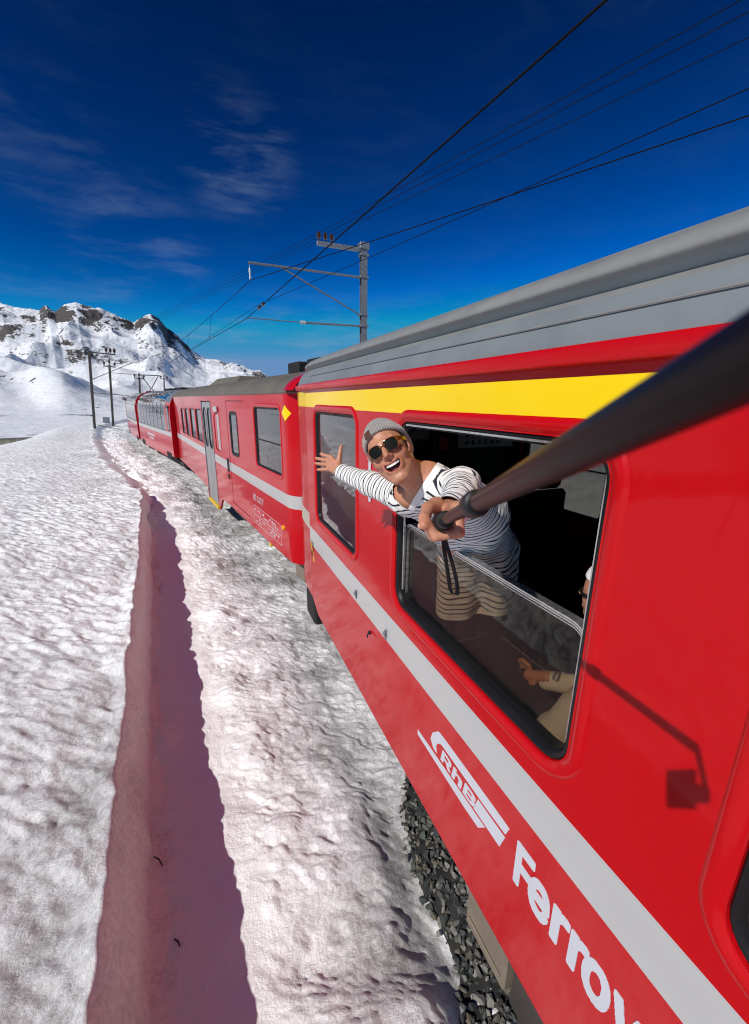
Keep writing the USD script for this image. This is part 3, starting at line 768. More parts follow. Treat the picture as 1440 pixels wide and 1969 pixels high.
for a, b, c, d, r in wins:
    mb = MB()
    ring_loft(mb, (a, b, c, d, r), [(-0.02, 2.592), (0.0, 2.585), (0.02, 2.585), (0.03, 2.60), (0.03, 2.64)])
    wr = mb.build("window_rim", MAT["black"], c1, smooth=40)
    MB().poly_x(Polygon(rrect(a, b, c, d, r, inset=0.02)), 2.612, 2.616).build("pane", MAT["pane_far"], wr)
    # an upper and lower half, as on the near side
    MB().box(2.605, 2.630, a, b, 2.225, 2.240).build("window_bar", MAT["alu"], c1)
# partition towards the vestibule with a pictogram placard, a pale door light and a red signal plate
pt = MB().box(0.08, 2.58, 4.05, 4.09, 1.05, 2.86).build("partition", MAT["insidedark"], c1)
pl = MB().box(1.69, 2.46, 4.035, 4.049, 2.385, 2.615, 0.003).build("placard", MAT["placard"], c1, label="white placard with rows of small black pictograms")
MB().box(1.68, 2.47, 4.028, 4.046, 2.375, 2.390).build("placard_rail", MAT["inside"], pl)
for row, zz in enumerate((2.535, 2.450)):
    for k in range(6):
        xx = 1.80 + 0.088 * k
        kind = (k * 2 + row * 3) % 5
        s = 0.026
        if kind == 0:
            sh = Polygon([(-s, -s), (s, -s), (s * .6, s), (-s * .6, s)])
        elif kind == 1:
            sh = Point(0, 0).buffer(s * 0.9)
        elif kind == 2:
            sh = Polygon([(-s, -s), (0, s * 1.2), (s, -s), (0, -s * .3)])
        elif kind == 3:
            sh = unary_union([sbox(-s, -s, -s * .4, s * .6), sbox(s * .4, -s, s, s * .6), sbox(-s, -.2 * s, s, .3 * s)])
        else:
            sh = unary_union([sbox(-s * .35, -s * 1.1, s * .35, s * .4), Point(0, s * .8).buffer(s * .4)])
        MB().poly_y(affinity.translate(sh, xx, zz), 4.0325, 4.034).build("pictogram", MAT["blackm"], pl)
for k in range(3):
    MB().box(2.33, 2.43, 4.0325, 4.034, 2.51 + 0.03 * k, 2.52 + 0.03 * k).build("pictogram", MAT["blackm"], pl)
MB().box(1.10, 1.30, 4.035, 4.049, 2.50, 2.72, 0.004).build("door_light", MAT["door"], c1)
MB().box(1.44, 1.56, 4.035, 4.049, 2.38, 2.52, 0.003).build("signal_plate", MAT["rubberred"], c1)
MB().box(1.36, 1.385, 4.02, 4.048, 1.05, 2.86, 0.004).build("door_post", MAT["inside"], c1)


def seat(name, label, x0, x1, y, facing):
    t = thing(name, label, "seat", (1.0 + x0, y, 1.05), 0, "seats inside the near carriage")
    w = x1 - x0
    f = facing
    MB().box(0.02, w - 0.02, min(0, f * 0.48), max(0, f * 0.48), 0.34, 0.46, 0.03).build("cushion", MAT["seat"], t, smooth=30)
    MB().box(0.02, w - 0.02, min(0, -f * 0.11), max(0, -f * 0.11), 0.40, 0.98, 0.04).build("backrest", MAT["seat"], t, smooth=30)
    for k in (0.25, 0.75):
        MB().box(w * k - 0.16, w * k + 0.16, min(-f * .02, -f * 0.13), max(-f * .02, -f * 0.13), 0.985, 1.18, 0.05).build("headrest", MAT["seat"], t, smooth=30)
    MB().box(0.1, w - 0.1, min(0, f * 0.3), max(0, f * 0.3), 0.0, 0.33, 0.02).build("plinth", MAT["insidedark"], t)


seat("bench_seat", "dark bench seat beside the lowered pane, passenger sitting on it", 0.10, 1.08, 0.62, 1)
seat("bench_seat", "dark bench seat across the aisle, headrest against the far window", 1.58, 2.52, 0.62, 1)
seat("bench_seat", "dark bench seat across the aisle under the placard", 1.58, 2.52, 3.15, -1)
seat("bench_seat", "dark bench seat behind the man in the striped shirt", 0.10, 1.08, 2.50, -1)
t = thing("window_table", "small dark folding table with a pale curved edge strip below the lowered pane", "table", (1.075, 1.42, 1.62))
mb = MB().poly_z(Polygon(rrect(0.0, 0.36, -0.26, 0.24, 0.09)), 0, 0.022)
mb.build("table_top", MAT["insidedark"], t)
q = rrect(0.0, 0.36, -0.26, 0.24, 0.09, n=9)
MB().tube([(a, b, 0.024) for a, b in q[4:20]], 0.004, 6).build("edge_strip", MAT["alu"], t)
MB().box(0.0, 0.02, -0.2, 0.2, -0.25, -0.002).build("bracket", MAT["insidedark"], t)


# ---- the second carriage
H2 = 8.794
c2 = thing("railway_carriage", "second red carriage with grey double doors and brown roof hood", "railway carriage", (0.92, 5.9, 0), H2, "carriages of the red train")
A0, A1 = -0.40, 11.85
parts = {k: MB() for k in ("red", "stripe")}
WA = (-0.24, 1.0, 1.885, 2.80, 0.07)
W4 = [(6.05, 6.95, 1.80, 2.655, 0.06), (7.13, 8.03, 1.80, 2.645, 0.06), (8.35, 9.1, 1.79, 2.625, 0.06), (9.38, 10.1, 1.79, 2.605, 0.06)]
door_hole = sbox(1.66, 0.83, 2.98, 2.885)
dd_hole = sbox(4.62, 0.32, 5.84, 2.865)
side = Polygon([(A0, 0.71), (1.0, 0.69), (2.0, 0.70), (3.55, 0.70), (4.15, 0.66), (4.35, 0.50), (4.55, 0.32), (5.9, 0.32), (6.1, 0.60), (7.2, 0.66), (8.8, 0.66), (A1, 0.66), (A1, 3.0), (A0, 3.0)])
panel_with_holes(parts, side, [rpoly(*w) for w in [WA] + W4] + [door_hole, dd_hole], {"stripe": (1.49, 1.67)}, 0.0, 0.05)
# rounded end corners with the stripe carried round
RC = 0.34
cor = [(RC - RC * math.cos(t), A0 - RC * math.sin(t)) for t in np.linspace(0, np.pi / 2, 12)]
cor2 = cor + [(2.62 - a, b) for a, b in cor[::-1]]
for z0, z1, nm, mt in ((0.71, 1.49, "end_wall", "red2"), (1.49, 1.67, "end_stripe", "stripe"), (1.67, 3.0, "end_wall", "red2")):
    P = np.array([[(a, b, z) for a, b in cor2] for z in (z0, z1)])
    MB().grid(P).build(nm, MAT[mt], c2, smooth=40)
parts["red"].build("side_wall", MAT["red2"], c2)
for _a, _b in ((A0, 1.66), (2.98, 4.62), (5.84, A1)):
    MB().box(0.0, 0.05, _a, _b, 1.49, 1.67).build("grey_stripe", MAT["stripe"], c2)
MB().box(2.57, 2.62, A0, A1, 0.66, 3.0).build("side_wall", MAT["red2"], c2, label="far side wall out of sight")
MB().box(0.05, 2.57, A1 - 0.06, A1, 0.66, 3.0).build("end_wall", MAT["red2"], c2)
prof = [(-0.012, 2.985), (-0.016, 3.0), (-0.006, 3.015), (0.06, 3.10), (0.16, 3.17), (0.32, 3.235), (0.6, 3.31), (0.95, 3.36), (1.31, 3.375)]
prof = np.array(prof + [(2.62 - a, z) for a, z in prof[::-1][1:]])
P = []
for yy, s in ((A0 - 0.30, 0.16), (A0 - 0.12, 0.04), (A0, 0.0), (5.0, 0), (A1, 0), (A1 + 0.05, 0.05)):
    q = prof.copy(); q[:, 1] = 2.985 + (q[:, 1] - 2.985) * (1 - s); q[:, 0] = 1.31 + (q[:, 0] - 1.31) * (1 - 0.5 * s)
    P.append(np.c_[q[:, 0], np.full(len(q), yy), q[:, 1]])
MB().grid(np.array(P)).build("roof", MAT["roof_brown"], c2, smooth=35, label="brown grey arched roof")
# red hood over the near end, as on the photo
P = []
for yy, dz in ((A0 - 0.40, 0.000), (A0 - 0.30, 0.030), (A0 - 0.16, 0.038), (A0 - 0.10, 0.012)):
    q = prof[2:-2].copy(); c = q - np.array([1.31, 2.9]); q = np.array([1.31, 2.9]) + c * (1 + 0.0) + c / np.linalg.norm(c, axis=1, keepdims=True) * dz
    P.append(np.c_[q[:, 0], np.full(len(q), yy), q[:, 1]])
MB().grid(np.array(P)).build("end_hood", MAT["red2"], c2, smooth=35)
# roof gear: long brown hood with a tan slanted end, two small boxes
hd = MB()
for a, b in ((0.50, 2.12),):
    pts = [(a, 4.3, 3.20), (a, 8.1, 3.20), (b, 8.1, 3.20), (b, 4.3, 3.20), (a + .22, 4.6, 3.44), (a + .22, 7.25, 3.47), (b - .22, 7.25, 3.47), (b - .22, 4.6, 3.44)]
    hd.mesh(trimesh.convex.convex_hull(np.array(pts)))
hood = hd.build("roof_hood", MAT["roof_brown"], c2, label="long hood on the roof with a tan sloping end")
MB().add([(0.62, 8.055, 3.225), (2.0, 8.055, 3.225), (1.84, 7.28, 3.468), (0.78, 7.28, 3.468)] + [(0.62, 8.065, 3.230), (2.0, 8.065, 3.230), (1.84, 7.288, 3.476), (0.78, 7.288, 3.476)],
         [[4, 5, 6], [4, 6, 7], [0, 4, 7], [0, 7, 3], [1, 2, 6], [1, 6, 5], [0, 1, 5], [0, 5, 4], [3, 7, 6], [3, 6, 2]]).build("hood_end", MAT["tan"], hood)
for yy in (1.65, 0.72):
    MB().box(1.02, 1.55, yy, yy + 0.55, 3.37, 3.57, 0.02).build("roof_box", MAT["blackm"], c2)
window(c2, WA, "red2", "pane", label="window next to the yellow diamond", bead=0.008)
MB().box(0.012, 0.030, -0.20, 0.97, 2.30, 2.312).build("window_bar", MAT["black"], c2)
for r_ in W4:
    window(c2, r_, "red2", "pane", bead=0.006, gasket=0.03)
# plug door with a tall window
dr = MB().poly_x(sbox(1.675, 0.845, 2.965, 2.872).difference(rpoly(2.18, 2.74, 1.88, 2.66, 0.09)), 0.004, 0.044)
pz = dr.arrays()
dparts = {k: MB() for k in ("red", "stripe")}
panel_with_holes(dparts, sbox(1.675, 0.845, 2.965, 2.872), [rpoly(2.18, 2.74, 1.88, 2.66, 0.09)], {"stripe": (1.49, 1.67)}, 0.004, 0.044)
door = dparts["red"].build("door", MAT["red2"], c2, label="single red door with a tall window")
dparts["stripe"].build("door_stripe", MAT["stripe"], door)
MB().poly_x(door_hole.difference(sbox(1.675, 0.845, 2.965, 2.872)), 0.012, 0.05).build("door_seal", MAT["black"], door)
mb = MB(); ring_loft(mb, (2.18, 2.74, 1.88, 2.66, 0.09), [(-0.03, 0.004), (-0.025, -0.004), (0.01, -0.004), (0.04, 0.012)]); mb.build("window_gasket", MAT["black"], door, smooth=40)
MB().poly_x(Polygon(rrect(2.18, 2.74, 1.88, 2.66, 0.09, inset=0.035)), 0.014, 0.02).build("window_pane", MAT["pane"], door)
MB().box(-0.004, 0.001, 3.08, 3.28, 1.45, 1.73, 0.002).build("handle_recess", MAT["blackm"], c2)
MB().box(-0.012, -0.003, 3.12, 3.24, 1.30, 1.40, 0.003).build("door_catch", MAT["blackm"], c2)
MB().box(-0.006, 0.0, 3.78, 3.98, 1.83, 2.60, 0.002).build("grab_plate", MAT["stripe"], c2)
MB().tube([(-0.01, 4.03, 1.80), (-0.05, 4.03, 1.86), (-0.05, 4.03, 2.56), (-0.01, 4.03, 2.62)], 0.014, 8).build("grab_rail", MAT["rubberred"], c2)
MB().box(-0.05, 0.0, 3.80, 4.10, 2.63, 2.76, 0.02).build("door_lamp", MAT["stripe"], c2)
# grey double doors
dd = MB().box(0.035, 0.05, 4.62, 5.84, 0.33, 2.865).build("double_door", MAT["black"], c2, label="grey double doors with two long oval windows")
for (a, b) in ((4.66, 5.215), (5.235, 5.80)):
    leaf = sbox(a, 0.40, b, 2.84)
    ov = rpoly(a + 0.09, b - 0.09, 1.76, 2.70, 0.16)
    lf = MB().poly_x(leaf.difference(ov), 0.006, 0.034).build("door_leaf", MAT["door"], dd)
    # parts of a part stay one level below the door
    mb = MB(); ring_loft(mb, (a + 0.09, b - 0.09, 1.76, 2.70, 0.16), [(-0.02, 0.006), (-0.015, 0.000), (0.012, 0.000), (0.03, 0.014)]); mb.build("oval_gasket", MAT["black"], dd, smooth=40)
    MB().poly_x(Polygon(rrect(a + 0.09, b - 0.09, 1.76, 2.70, 0.16, inset=0.02)), 0.016, 0.02).build("oval_pane", MAT["pane"], dd)
MB().box(-0.035, 0.04, 4.62, 5.84, 0.315, 0.375, 0.008).build("door_step", MAT["step_yellow"], dd)
for yy in (4.605, 5.83):
    MB().box(-0.008, 0.01, yy, yy + 0.03, 0.5, 2.88).build("door_edge", MAT["grey"], dd)
# diamond, lamp, number and inspection table
MB().poly_x(Polygon([(-0.62, 2.745), (-0.45, 2.60), (-0.28, 2.745), (-0.45, 2.89)]), -0.0, 0.001).arrays()
dm = MB()
th = np.linspace(-0.575, -0.345, 9)
for k in range(8):
    a, b = th[k], th[k + 1]
    hz = lambda y: 0.10 * max(0, 1 - abs((y + 0.46) / 0.115))
    xx = lambda y: (0.0 if y > A0 else RC - math.sqrt(max(RC ** 2 - (y - A0) ** 2, 0))) - 0.003
    dm.add([(xx(a), a, 2.74 - hz(a)), (xx(b), b, 2.74 - hz(b)), (xx(b), b, 2.74 + hz(b)), (xx(a), a, 2.74 + hz(a))], [[0, 2, 1], [0, 3, 2]])
dm.build("yellow_diamond", MAT["yellow"], c2)
MB().lathe([(0.0, -0.03), (0.03, -0.026), (0.04, -0.008), (0.04, 0.0)], (0.0, -0.20, 1.14), (1, 0, 0), 16).build("marker_lamp", MAT["orange"], c2, smooth=40)
side_text("BD 2477", 1.36, 1.24, 0.105, 0.60, c2, MAT["stripe"], "number", bold=True)
tb = MB()
for z_ in (0.83, 0.98, 1.14):
    tb.box(-0.0015, 0.0, -0.08, 1.36, z_, z_ + 0.006)
for y_ in (-0.08, 0.30, 0.36, 1.0, 1.354):
    tb.box(-0.0015, 0.0, y_, y_ + 0.006, 0.836, 1.14)
rg = np.random.default_rng(8)
for k in range(46):
    yy, zz = rg.uniform(-0.04, 1.28), rg.choice([0.87, 0.92, 1.02, 1.07])
    tb.box(-0.0015, 0.0, yy, yy + rg.uniform(0.015, 0.06), zz, zz + rg.uniform(0.018, 0.035))
tb.build("inspection_table", MAT["letter"], c2, label="small silver inspection table")
# inside and underneath
MB().box(0.06, 2.56, A0, A1 - 0.1, 0.95, 1.0).build("floor", MAT["insidedark"], c2)
MB().box(0.06, 2.56, A0, A1 - 0.1, 2.93, 2.97).build("ceiling", MAT["insidedark"], c2)
MB().box(1.35, 1.42, A0, A1 - 0.1, 1.0, 2.93).build("corridor_wall", MAT["insidedark"], c2)
MB().box(0.70, 1.35, 0.25, 0.30, 1.0, 2.93).build("partition", MAT["rubberred"], c2)
MB().box(0.05, 2.57, A0, A1, 0.66, 0.76).build("floor_pan", MAT["under"], c2)


def underframe(parent, spots, x0=0.42):
    for yy in spots:
        b = MB()
        for xx in (x0, 2.62 - x0 - 0.1):
            b.box(xx, xx + 0.1, yy - 1.15, yy + 1.15, 0.30, 0.46, 0.02)
            b.box(xx - 0.03, xx + 0.13, yy - 0.22, yy + 0.22, 0.22, 0.52, 0.03)
            for s in (-0.8, 0.8):
                b.box(xx - 0.04, xx + 0.06, yy + s - 0.14, yy + s + 0.14, 0.20, 0.46, 0.03)
        b.box(0.5, 2.1, yy - 0.2, yy + 0.2, 0.36, 0.50, 0.02)
        bb = b.build("bogie", MAT["under"], parent)
        for s in (-0.8, 0.8):
            for xx in (0.76, 1.74):
                MB().lathe([(0.0, 0.0), (0.28, 0.0), (0.345, 0.03), (0.345, 0.11), (0.31, 0.12), (0.0, 0.12)], (xx, yy + s, 0.23), (1, 0, 0), 26).build("wheel", MAT["under"], bb, smooth=40)


underframe(c2, (1.7, 9.6))
MB().box(0.20, 0.50, -0.50, -0.05, 0.32, 0.70, 0.02).build("end_gear", MAT["underbrown"], c2)
MB().box(0.30, 1.0, 3.4, 4.4, 0.28, 0.66, 0.02).build("battery_box", MAT["under"], c2)
MB().box(0.10, 0.16, 0.85, 0.92, 0.50, 0.70, 0.01).build("marker_tab", MAT["step_yellow"], c2)

# gangway between the first two carriages
gw = thing("gangway_bellows", "black folded gangway between the first and second red carriage", "gangway", (0, 0, 0))
pa, pb = np.array([2.30, 4.94, 0]), np.array([2.265, 5.22, 0])
for k in range(6):
    c_ = pa + (pb - pa) * (k + 0.5) / 6
    q = rrect(-0.62 - 0.02 * (k % 2), 0.62 + 0.02 * (k % 2), 0.9, 2.95, 0.12, n=5)
    P = np.array([[(c_[0] + a, c_[1] + dy, z) for a, z in q] for dy in (-0.022, 0.022)])
    MB().grid(P, closed_v=True).build("fold", MAT["blackm"], gw)


# ---- the panorama carriages
def panorama(name, label, loc, head, L, n, doors, seed):
    c = thing(name, label, "railway carriage", loc, head, "carriages of the red train")
    W = 2.60
    MB().poly_x(Polygon([(0, 0.70), (0.5, 0.66), (0.9, 0.55), (L - 0.9, 0.55), (L - 0.5, 0.66), (L, 0.70), (L, 1.46), (0, 1.46)]), 0.0, 0.05).build("side_wall", MAT["red2"], c)
    MB().box(0.0, 0.05, 0, L, 1.46, 1.63).build("grey_stripe", MAT["stripe"], c)
    MB().box(W - 0.05, W, 0, L, 0.60, 2.6).build("side_wall", MAT["red2"], c, label="far side wall out of sight")
    # glazed shell: vertical below, bending into the roof
    sec = [(0.0, 1.63), (0.0, 2.25), (0.02, 2.55), (0.08, 2.78), (0.19, 2.97), (0.34, 3.11), (0.52, 3.20)]
    def shell(y0, y1, off, mat, nm, sl=slice(None), label=None):
        q = np.array(sec[sl], float)
        P = np.array([[(a + off, yy, z) for a, z in q] for yy in (y0, y1)])
        return MB().grid(P).build(nm, mat, c, smooth=40, label=label)
    pitch = (L - doors) / n
    for k in range(n):
        a = doors + k * pitch
        shell(a + 0.03, a + pitch - 0.03, 0.012, MAT["pane_pan"], "curved_pane")
        P = np.array([[(x_ - 0.004, yy, z_) for x_, z_ in sec] for yy in (a - 0.03, a + 0.03)])
        MB().grid(P).build("glazing_bar", MAT["stripe"], c, smooth=40)
    for z_, x_ in ((2.56, 0.016), (1.63, -0.004)):
        MB().box(x_ - 0.006, x_ + 0.012, doors, L, z_, z_ + 0.035).build("glazing_rail", MAT["grey"], c)
    # near end bay in red with a narrow window
    shell(0, doors, 0.0, MAT["red2"], "end_bay", slice(0, 4))
    shell(0, doors, 0.0, MAT["grey"], "end_bay_roof", slice(3, None))
    MB().box(-0.006, 0.002, 0.30, doors - 0.45, 1.70, 2.62, 0.002).build("bay_window", MAT["pane"], c)
    MB().box(-0.003, 0.004, 0.25, doors - 0.40, 1.66, 2.66, 0.002).build("bay_gasket", MAT["black"], c)
    crown = [(0.52, 3.20), (0.8, 3.29), (1.3, 3.33), (1.8, 3.29), (2.08, 3.20), (2.26, 3.11), (2.41, 2.97), (2.52, 2.78), (2.6, 2.5)]
    P = np.array([[(a, yy, z) for a, z in crown] for yy in (0, L)])
    MB().grid(P).build("roof", MAT["roof"], c, smooth=40)
    # red end walls, arched like the section
    arch = Polygon([(0, 0.68)] + sec + crown[1:] + [(2.6, 0.68)])
    MB().poly_y(arch, -0.05, 0.02).build("end_wall", MAT["red2"], c, label="arched red end wall")
    MB().poly_y(arch, L - 0.02, L + 0.05).build("end_wall", MAT["red2"], c)
    MB().poly_y(arch.buffer(0.02).difference(arch.buffer(-0.16)), -0.075, -0.05).build("end_rim", MAT["red2"], c)
    MB().box(0.05, W - 0.05, 0, L, 0.62, 0.72).build("floor_pan", MAT["under"], c)
    MB().box(0.06, W - 0.06, 0.03, L - 0.03, 1.0, 1.05).build("floor", MAT["insidedark"], c)
    MB().box(W - 0.10, W - 0.06, 0.03, L - 0.03, 1.05, 2.6).build("inner_lining", MAT["insidedark"], c)
    rg = np.random.default_rng(seed)
    for k in range(n):
        y_ = doors + (k + 0.5) * pitch
        MB().box(0.2, 1.0, y_ - 0.06, y_ + 0.06, 1.05, 2.05 + rg.uniform(-.03, .03), 0.04).build("seat_back", MAT["seat"], c)
    for y_ in (1.0, L - 1.1):
        MB().box(-0.004, 0.01, y_ - 0.5, y_ + 0.5, 0.52, 0.78).build("wheel_opening", MAT["blackm"], c)
        b = MB().box(0.3, 0.4, y_ - 1.0, y_ + 1.0, 0.28, 0.46, 0.02).build("bogie", MAT["under"], c)
        for s in (-0.7, 0.7):
            MB().lathe([(0.0, 0.0), (0.28, 0.0), (0.345, 0.03), (0.345, 0.11), (0.0, 0.12)], (0.7, y_ + s, 0.23), (1, 0, 0), 20).build("wheel", MAT["under"], b, smooth=40)
    side_text("PANORAMA", 1.0, 1.0, 0.001, 0.001, c, MAT["letter"], "x") if False else None
    return c


c3 = panorama("railway_carriage", "third red carriage with panorama glass bending into its roof and an arched red end", (-1.12, 18.15, 0), 13.73, 9.05, 8, 1.1, 3)
tb = MB()
for k in range(14):
    tb.box(-0.002, 0.0, 4.2 + 0.15 * k, 4.2 + 0.15 * k + 0.10, 1.16, 1.26 + 0.04 * (k % 3 == 0))
for k in range(9):
    tb.box(-0.002, 0.0, 4.5 + 0.15 * k, 4.5 + 0.15 * k + 0.10, 1.02, 1.10)
tb.build("faded_lettering", MAT["letter"], c3, label="faded silver lettering too small to read")
c4 = panorama("railway_carriage", "furthest red carriage, small, with tall upright windows", (-3.42, 27.5, 0), 11.4, 8.0, 7, 0.9, 5)
for (cc, yy) in ((c3, 2.0), (c3, 4.4)):
    MB().box(0.9, 1.8, yy, yy + 1.3, 3.30, 3.40, 0.03).build("roof_unit", MAT["blackm"], cc)
pg = thing("pantograph", "thin raised pantograph on the roof of the furthest carriage", "pantograph", (-2.75, 30.5, 3.33), 11.4)
MB().tube([(-0.12, 0, 0), (-0.02, 0, 0.22), (-0.48, 0, 0.98)], 0.025, 6).build("arm", MAT["blackm"], pg)
MB().tube([(0.12, 0, 0), (0.02, 0, 0.22), (0.48, 0, 0.98)], 0.025, 6).build("arm", MAT["blackm"], pg)
MB().tube([(-0.68, 0, 0.92), (-0.5, 0, 1.0), (0.5, 0, 1.0), (0.68, 0, 0.92)], 0.03, 6).build("contact_bar", MAT["blackm"], pg)
MB().box(-0.3, 0.3, -0.3, 0.3, -0.05, 0.04, 0.01).build("base", MAT["blackm"], pg)
for k in range(3):
    gp = thing("gangway_bellows", ["black gangway between second and third red carriage", "black gangway between third and furthest red carriage", ""][k], "gangway", [(0.265, 17.95, 0), (-2.02, 27.2, 0)][k], [11.0, 13][k]) if k < 2 else None
    if gp:
        MB().box(-0.6, 0.6, -0.32, 0.32, 0.9, 2.9, 0.06).build("bellows", MAT["blackm"], gp)

# rails under the train
for off, lb in ((-0.5, "rusty rail on the side of the snow bank, under the train"), (0.5, "rusty rail on the far side, under the train")):
    ys = np.linspace(-30, 70, 140)
    pts = np.c_[_tx(ys), ys]
    tn = np.gradient(pts, axis=0); tn /= np.linalg.norm(tn, axis=1, keepdims=True)
    nr = np.c_[tn[:, 1], -tn[:, 0]]
    q = pts + nr * off
    sec = [(-0.035, -0.04), (0.035, -0.04), (0.035, 0.0), (-0.035, 0.0)]
    P = np.array([[(q[i, 0] + nr[i, 0] * a, q[i, 1] + nr[i, 1] * a, z - 0.06) for a, z in sec] for i in range(len(q))])
    o = MB().grid(P, closed_v=True).build("rail", MAT["rail"], None)
    tag(o, lb, "rail", "rails of the track")
# ------------------------------------------------------------------ masts and wires
WIRE_PTS = {}


def i_beam(mb, x, y, z0, z1, w=0.20, d=0.20, t=0.022, ang=0.0):
    sh = unary_union([sbox(-w / 2, -d / 2, w / 2, -d / 2 + t), sbox(-w / 2, d / 2 - t, w / 2, d / 2), sbox(-t / 2, -d / 2, t / 2, d / 2)])
    sh = affinity.translate(affinity.rotate(sh, ang, origin=(0, 0)), x, y)
    return mb.poly_z(sh, z0, z1)


def insulator(parent, x, y, z, s=1.0, mat="insul"):
    pr = [(0.0, 0.0), (0.018, 0.0), (0.018, 0.07), (0.05, 0.075), (0.062, 0.10), (0.045, 0.125), (0.066, 0.15), (0.045, 0.175), (0.06, 0.20), (0.03, 0.235), (0.0, 0.245)]
    return MB().lathe([(a * s, b * s) for a, b in pr], (x, y, z), (0, 0, 1), 14).build("insulator", MAT[mat], parent, smooth=50)


ms = thing("catenary_mast", "nearest grey steel catenary mast behind the train, with two brackets and three insulators", "catenary mast", (4.92, 13.0, 0.0), 0, "masts carrying the overhead line")
i_beam(MB(), 0, 0, 0.0, 7.35, 0.18, 0.18, 0.018).build("post", MAT["grey"], ms)
MB().box(-0.15, 0.15, -0.13, 0.13, 7.24, 7.42, 0.02).build("post_head", MAT["grey"], ms)
MB().box(-1.42, 0.0, -0.05, 0.05, 7.18, 7.29, 0.01).build("top_arm", MAT["grey"], ms)
for xx in (-1.36, -1.17, -0.98):
    insulator(ms, xx, 0.0, 7.29, 1.0)
MB().tube([(-3.36, 0, 6.515), (-0.1, 0, 6.50)], 0.032, 8).build("bracket_tube", MAT["grey"], ms)
MB().tube([(-2.45, 0, 6.49), (-0.12, 0, 5.46)], 0.022, 8).build("stay_tube", MAT["grey"], ms)
MB().tube([(-3.50, 0, 5.12), (-1.9, 0, 5.11)], 0.014, 8).build("steady_arm", MAT["grey"], ms)
MB().tube([(-1.9, 0, 5.11), (-0.1, 0, 5.14)], 0.030, 8).build("steady_arm", MAT["grey"], ms)
MB().lathe([(0.0, 0.0), (0.04, 0.0), (0.055, 0.04), (0.04, 0.08), (0.055, 0.12), (0.04, 0.16), (0.0, 0.17)], (-1.98, 0, 5.11), (1, 0, 0), 12).build("insulator", MAT["glassins"], ms, smooth=50)
MB().tube([(-3.33, 0, 6.50), (-3.33, 0, 6.40)], 0.012, 6).build("hanger", MAT["grey"], ms)
MB().lathe([(0.0, 0.0), (0.02, 0.0), (0.03, 0.06), (0.02, 0.12), (0.03, 0.2), (0.02, 0.28), (0.0, 0.3)], (-3.33, 0, 6.10), (0, 0, 1), 12).build("insulator", MAT["glassins"], ms, smooth=50)
for zz in (5.14, 5.46, 6.50, 7.1):
    MB().box(-0.135, 0.135, -0.12, 0.12, zz - 0.03, zz + 0.03, 0.01).build("clamp", MAT["grey"], ms)
# farther masts stand on the left of the track
far_masts = [("dark timber catenary mast left of the train, tallest of those on the left", (-9.04, 44.86), 0.35, 6.90, 1),
             ("second dark mast on the left, just right of the tall one, with small crossarm", (-8.78, 52.2), 0.2, 6.30, 2),
             ("dark mast rising behind the furthest carriage, left of the pantograph", (-6.6, 56.5), 0.0, 5.35, 3),
             ("short-looking dark mast behind the third carriage roof, right of the pantograph", (-5.5, 78.0), 0.0, 6.25, 3)]
for lb, (mx, my), z0, z1, kind in far_masts:
    t = thing("catenary_mast", lb, "catenary mast", (mx, my, 0), -6, "masts carrying the overhead line")
    UsdGeom.Xformable(t).AddRotateYOp().Set(4.5)
    MB().box(-0.09, 0.09, -0.09, 0.09, z0 - 1.5, z1, 0.02).build("post", MAT["poledark"], t)
    if kind == 1:
        MB().box(0.0, 2.0, -0.05, 0.05, z1 - 0.14, z1 - 0.04).build("top_arm", MAT["poledark"], t)
        for xx in (1.30, 1.62, 1.94):
            insulator(t, xx, 0, z1 - 0.04, 1.9)
        MB().tube([(0, 0, z1 - 0.62), (3.9, 0, z1 - 0.55)], 0.02, 6).build("bracket_tube", MAT["poledark"], t)
        MB().tube([(0, 0, z1 - 2.4), (3.3, 0, z1 - 0.62)], 0.03, 6).build("stay_tube", MAT["poledark"], t)
        MB().tube([(0, 0, z1 - 3.5), (4.2, 0, z1 - 3.5)], 0.03, 6).build("steady_arm", MAT["poledark"], t)
        MB().tube([(0.2, 0.1, z0 + 0.25), (2.0, 1.6, z0 - 0.25)], 0.03, 6).build("ground_stay", MAT["poledark"], t)
    else:
        MB().box(-0.55, 0.55, -0.05, 0.05, z1 - 0.24, z1 - 0.14).build("top_arm", MAT["poledark"], t)
        for xx in (-0.48, 0.0, 0.48):
            insulator(t, xx, 0, z1 - 0.14 + 0.14 * (xx == 0), 1.7)
        if kind == 2:
            MB().tube([(0, 0, z1 - 0.8), (3.4, 0, z1 - 0.7)], 0.028, 6).build("bracket_tube", MAT["poledark"], t)
    if kind == 2:
        MB().box(-0.9, -0.35, -0.2, 0.2, z0 + 0.15, z0 + 0.75, 0.03).build("cabinet", MAT["grey"], t)


def wire(label, pts, r=0.009, sag=0.0, ext=0.0, cat="overhead wire"):
    P = []
    for a, b in zip(pts[:-1], pts[1:]):
        a, b = np.asarray(a, float), np.asarray(b, float)
        for t in np.linspace(0, 1, 22)[: -1]:
            q = a + (b - a) * t
            P.append((q[0], q[1], q[2] - sag * 4 * t * (1 - t)))
    P.append(pts[-1])
    o = MB().tube(P, r, 5).build("overhead_wire", MAT["wire"], None, smooth=True)
    tag(o, label, cat, "overhead wires of the railway")


def beyond(a, b, k):
    a, b = np.asarray(a, float), np.asarray(b, float)
    return tuple(b + (b - a) * k)


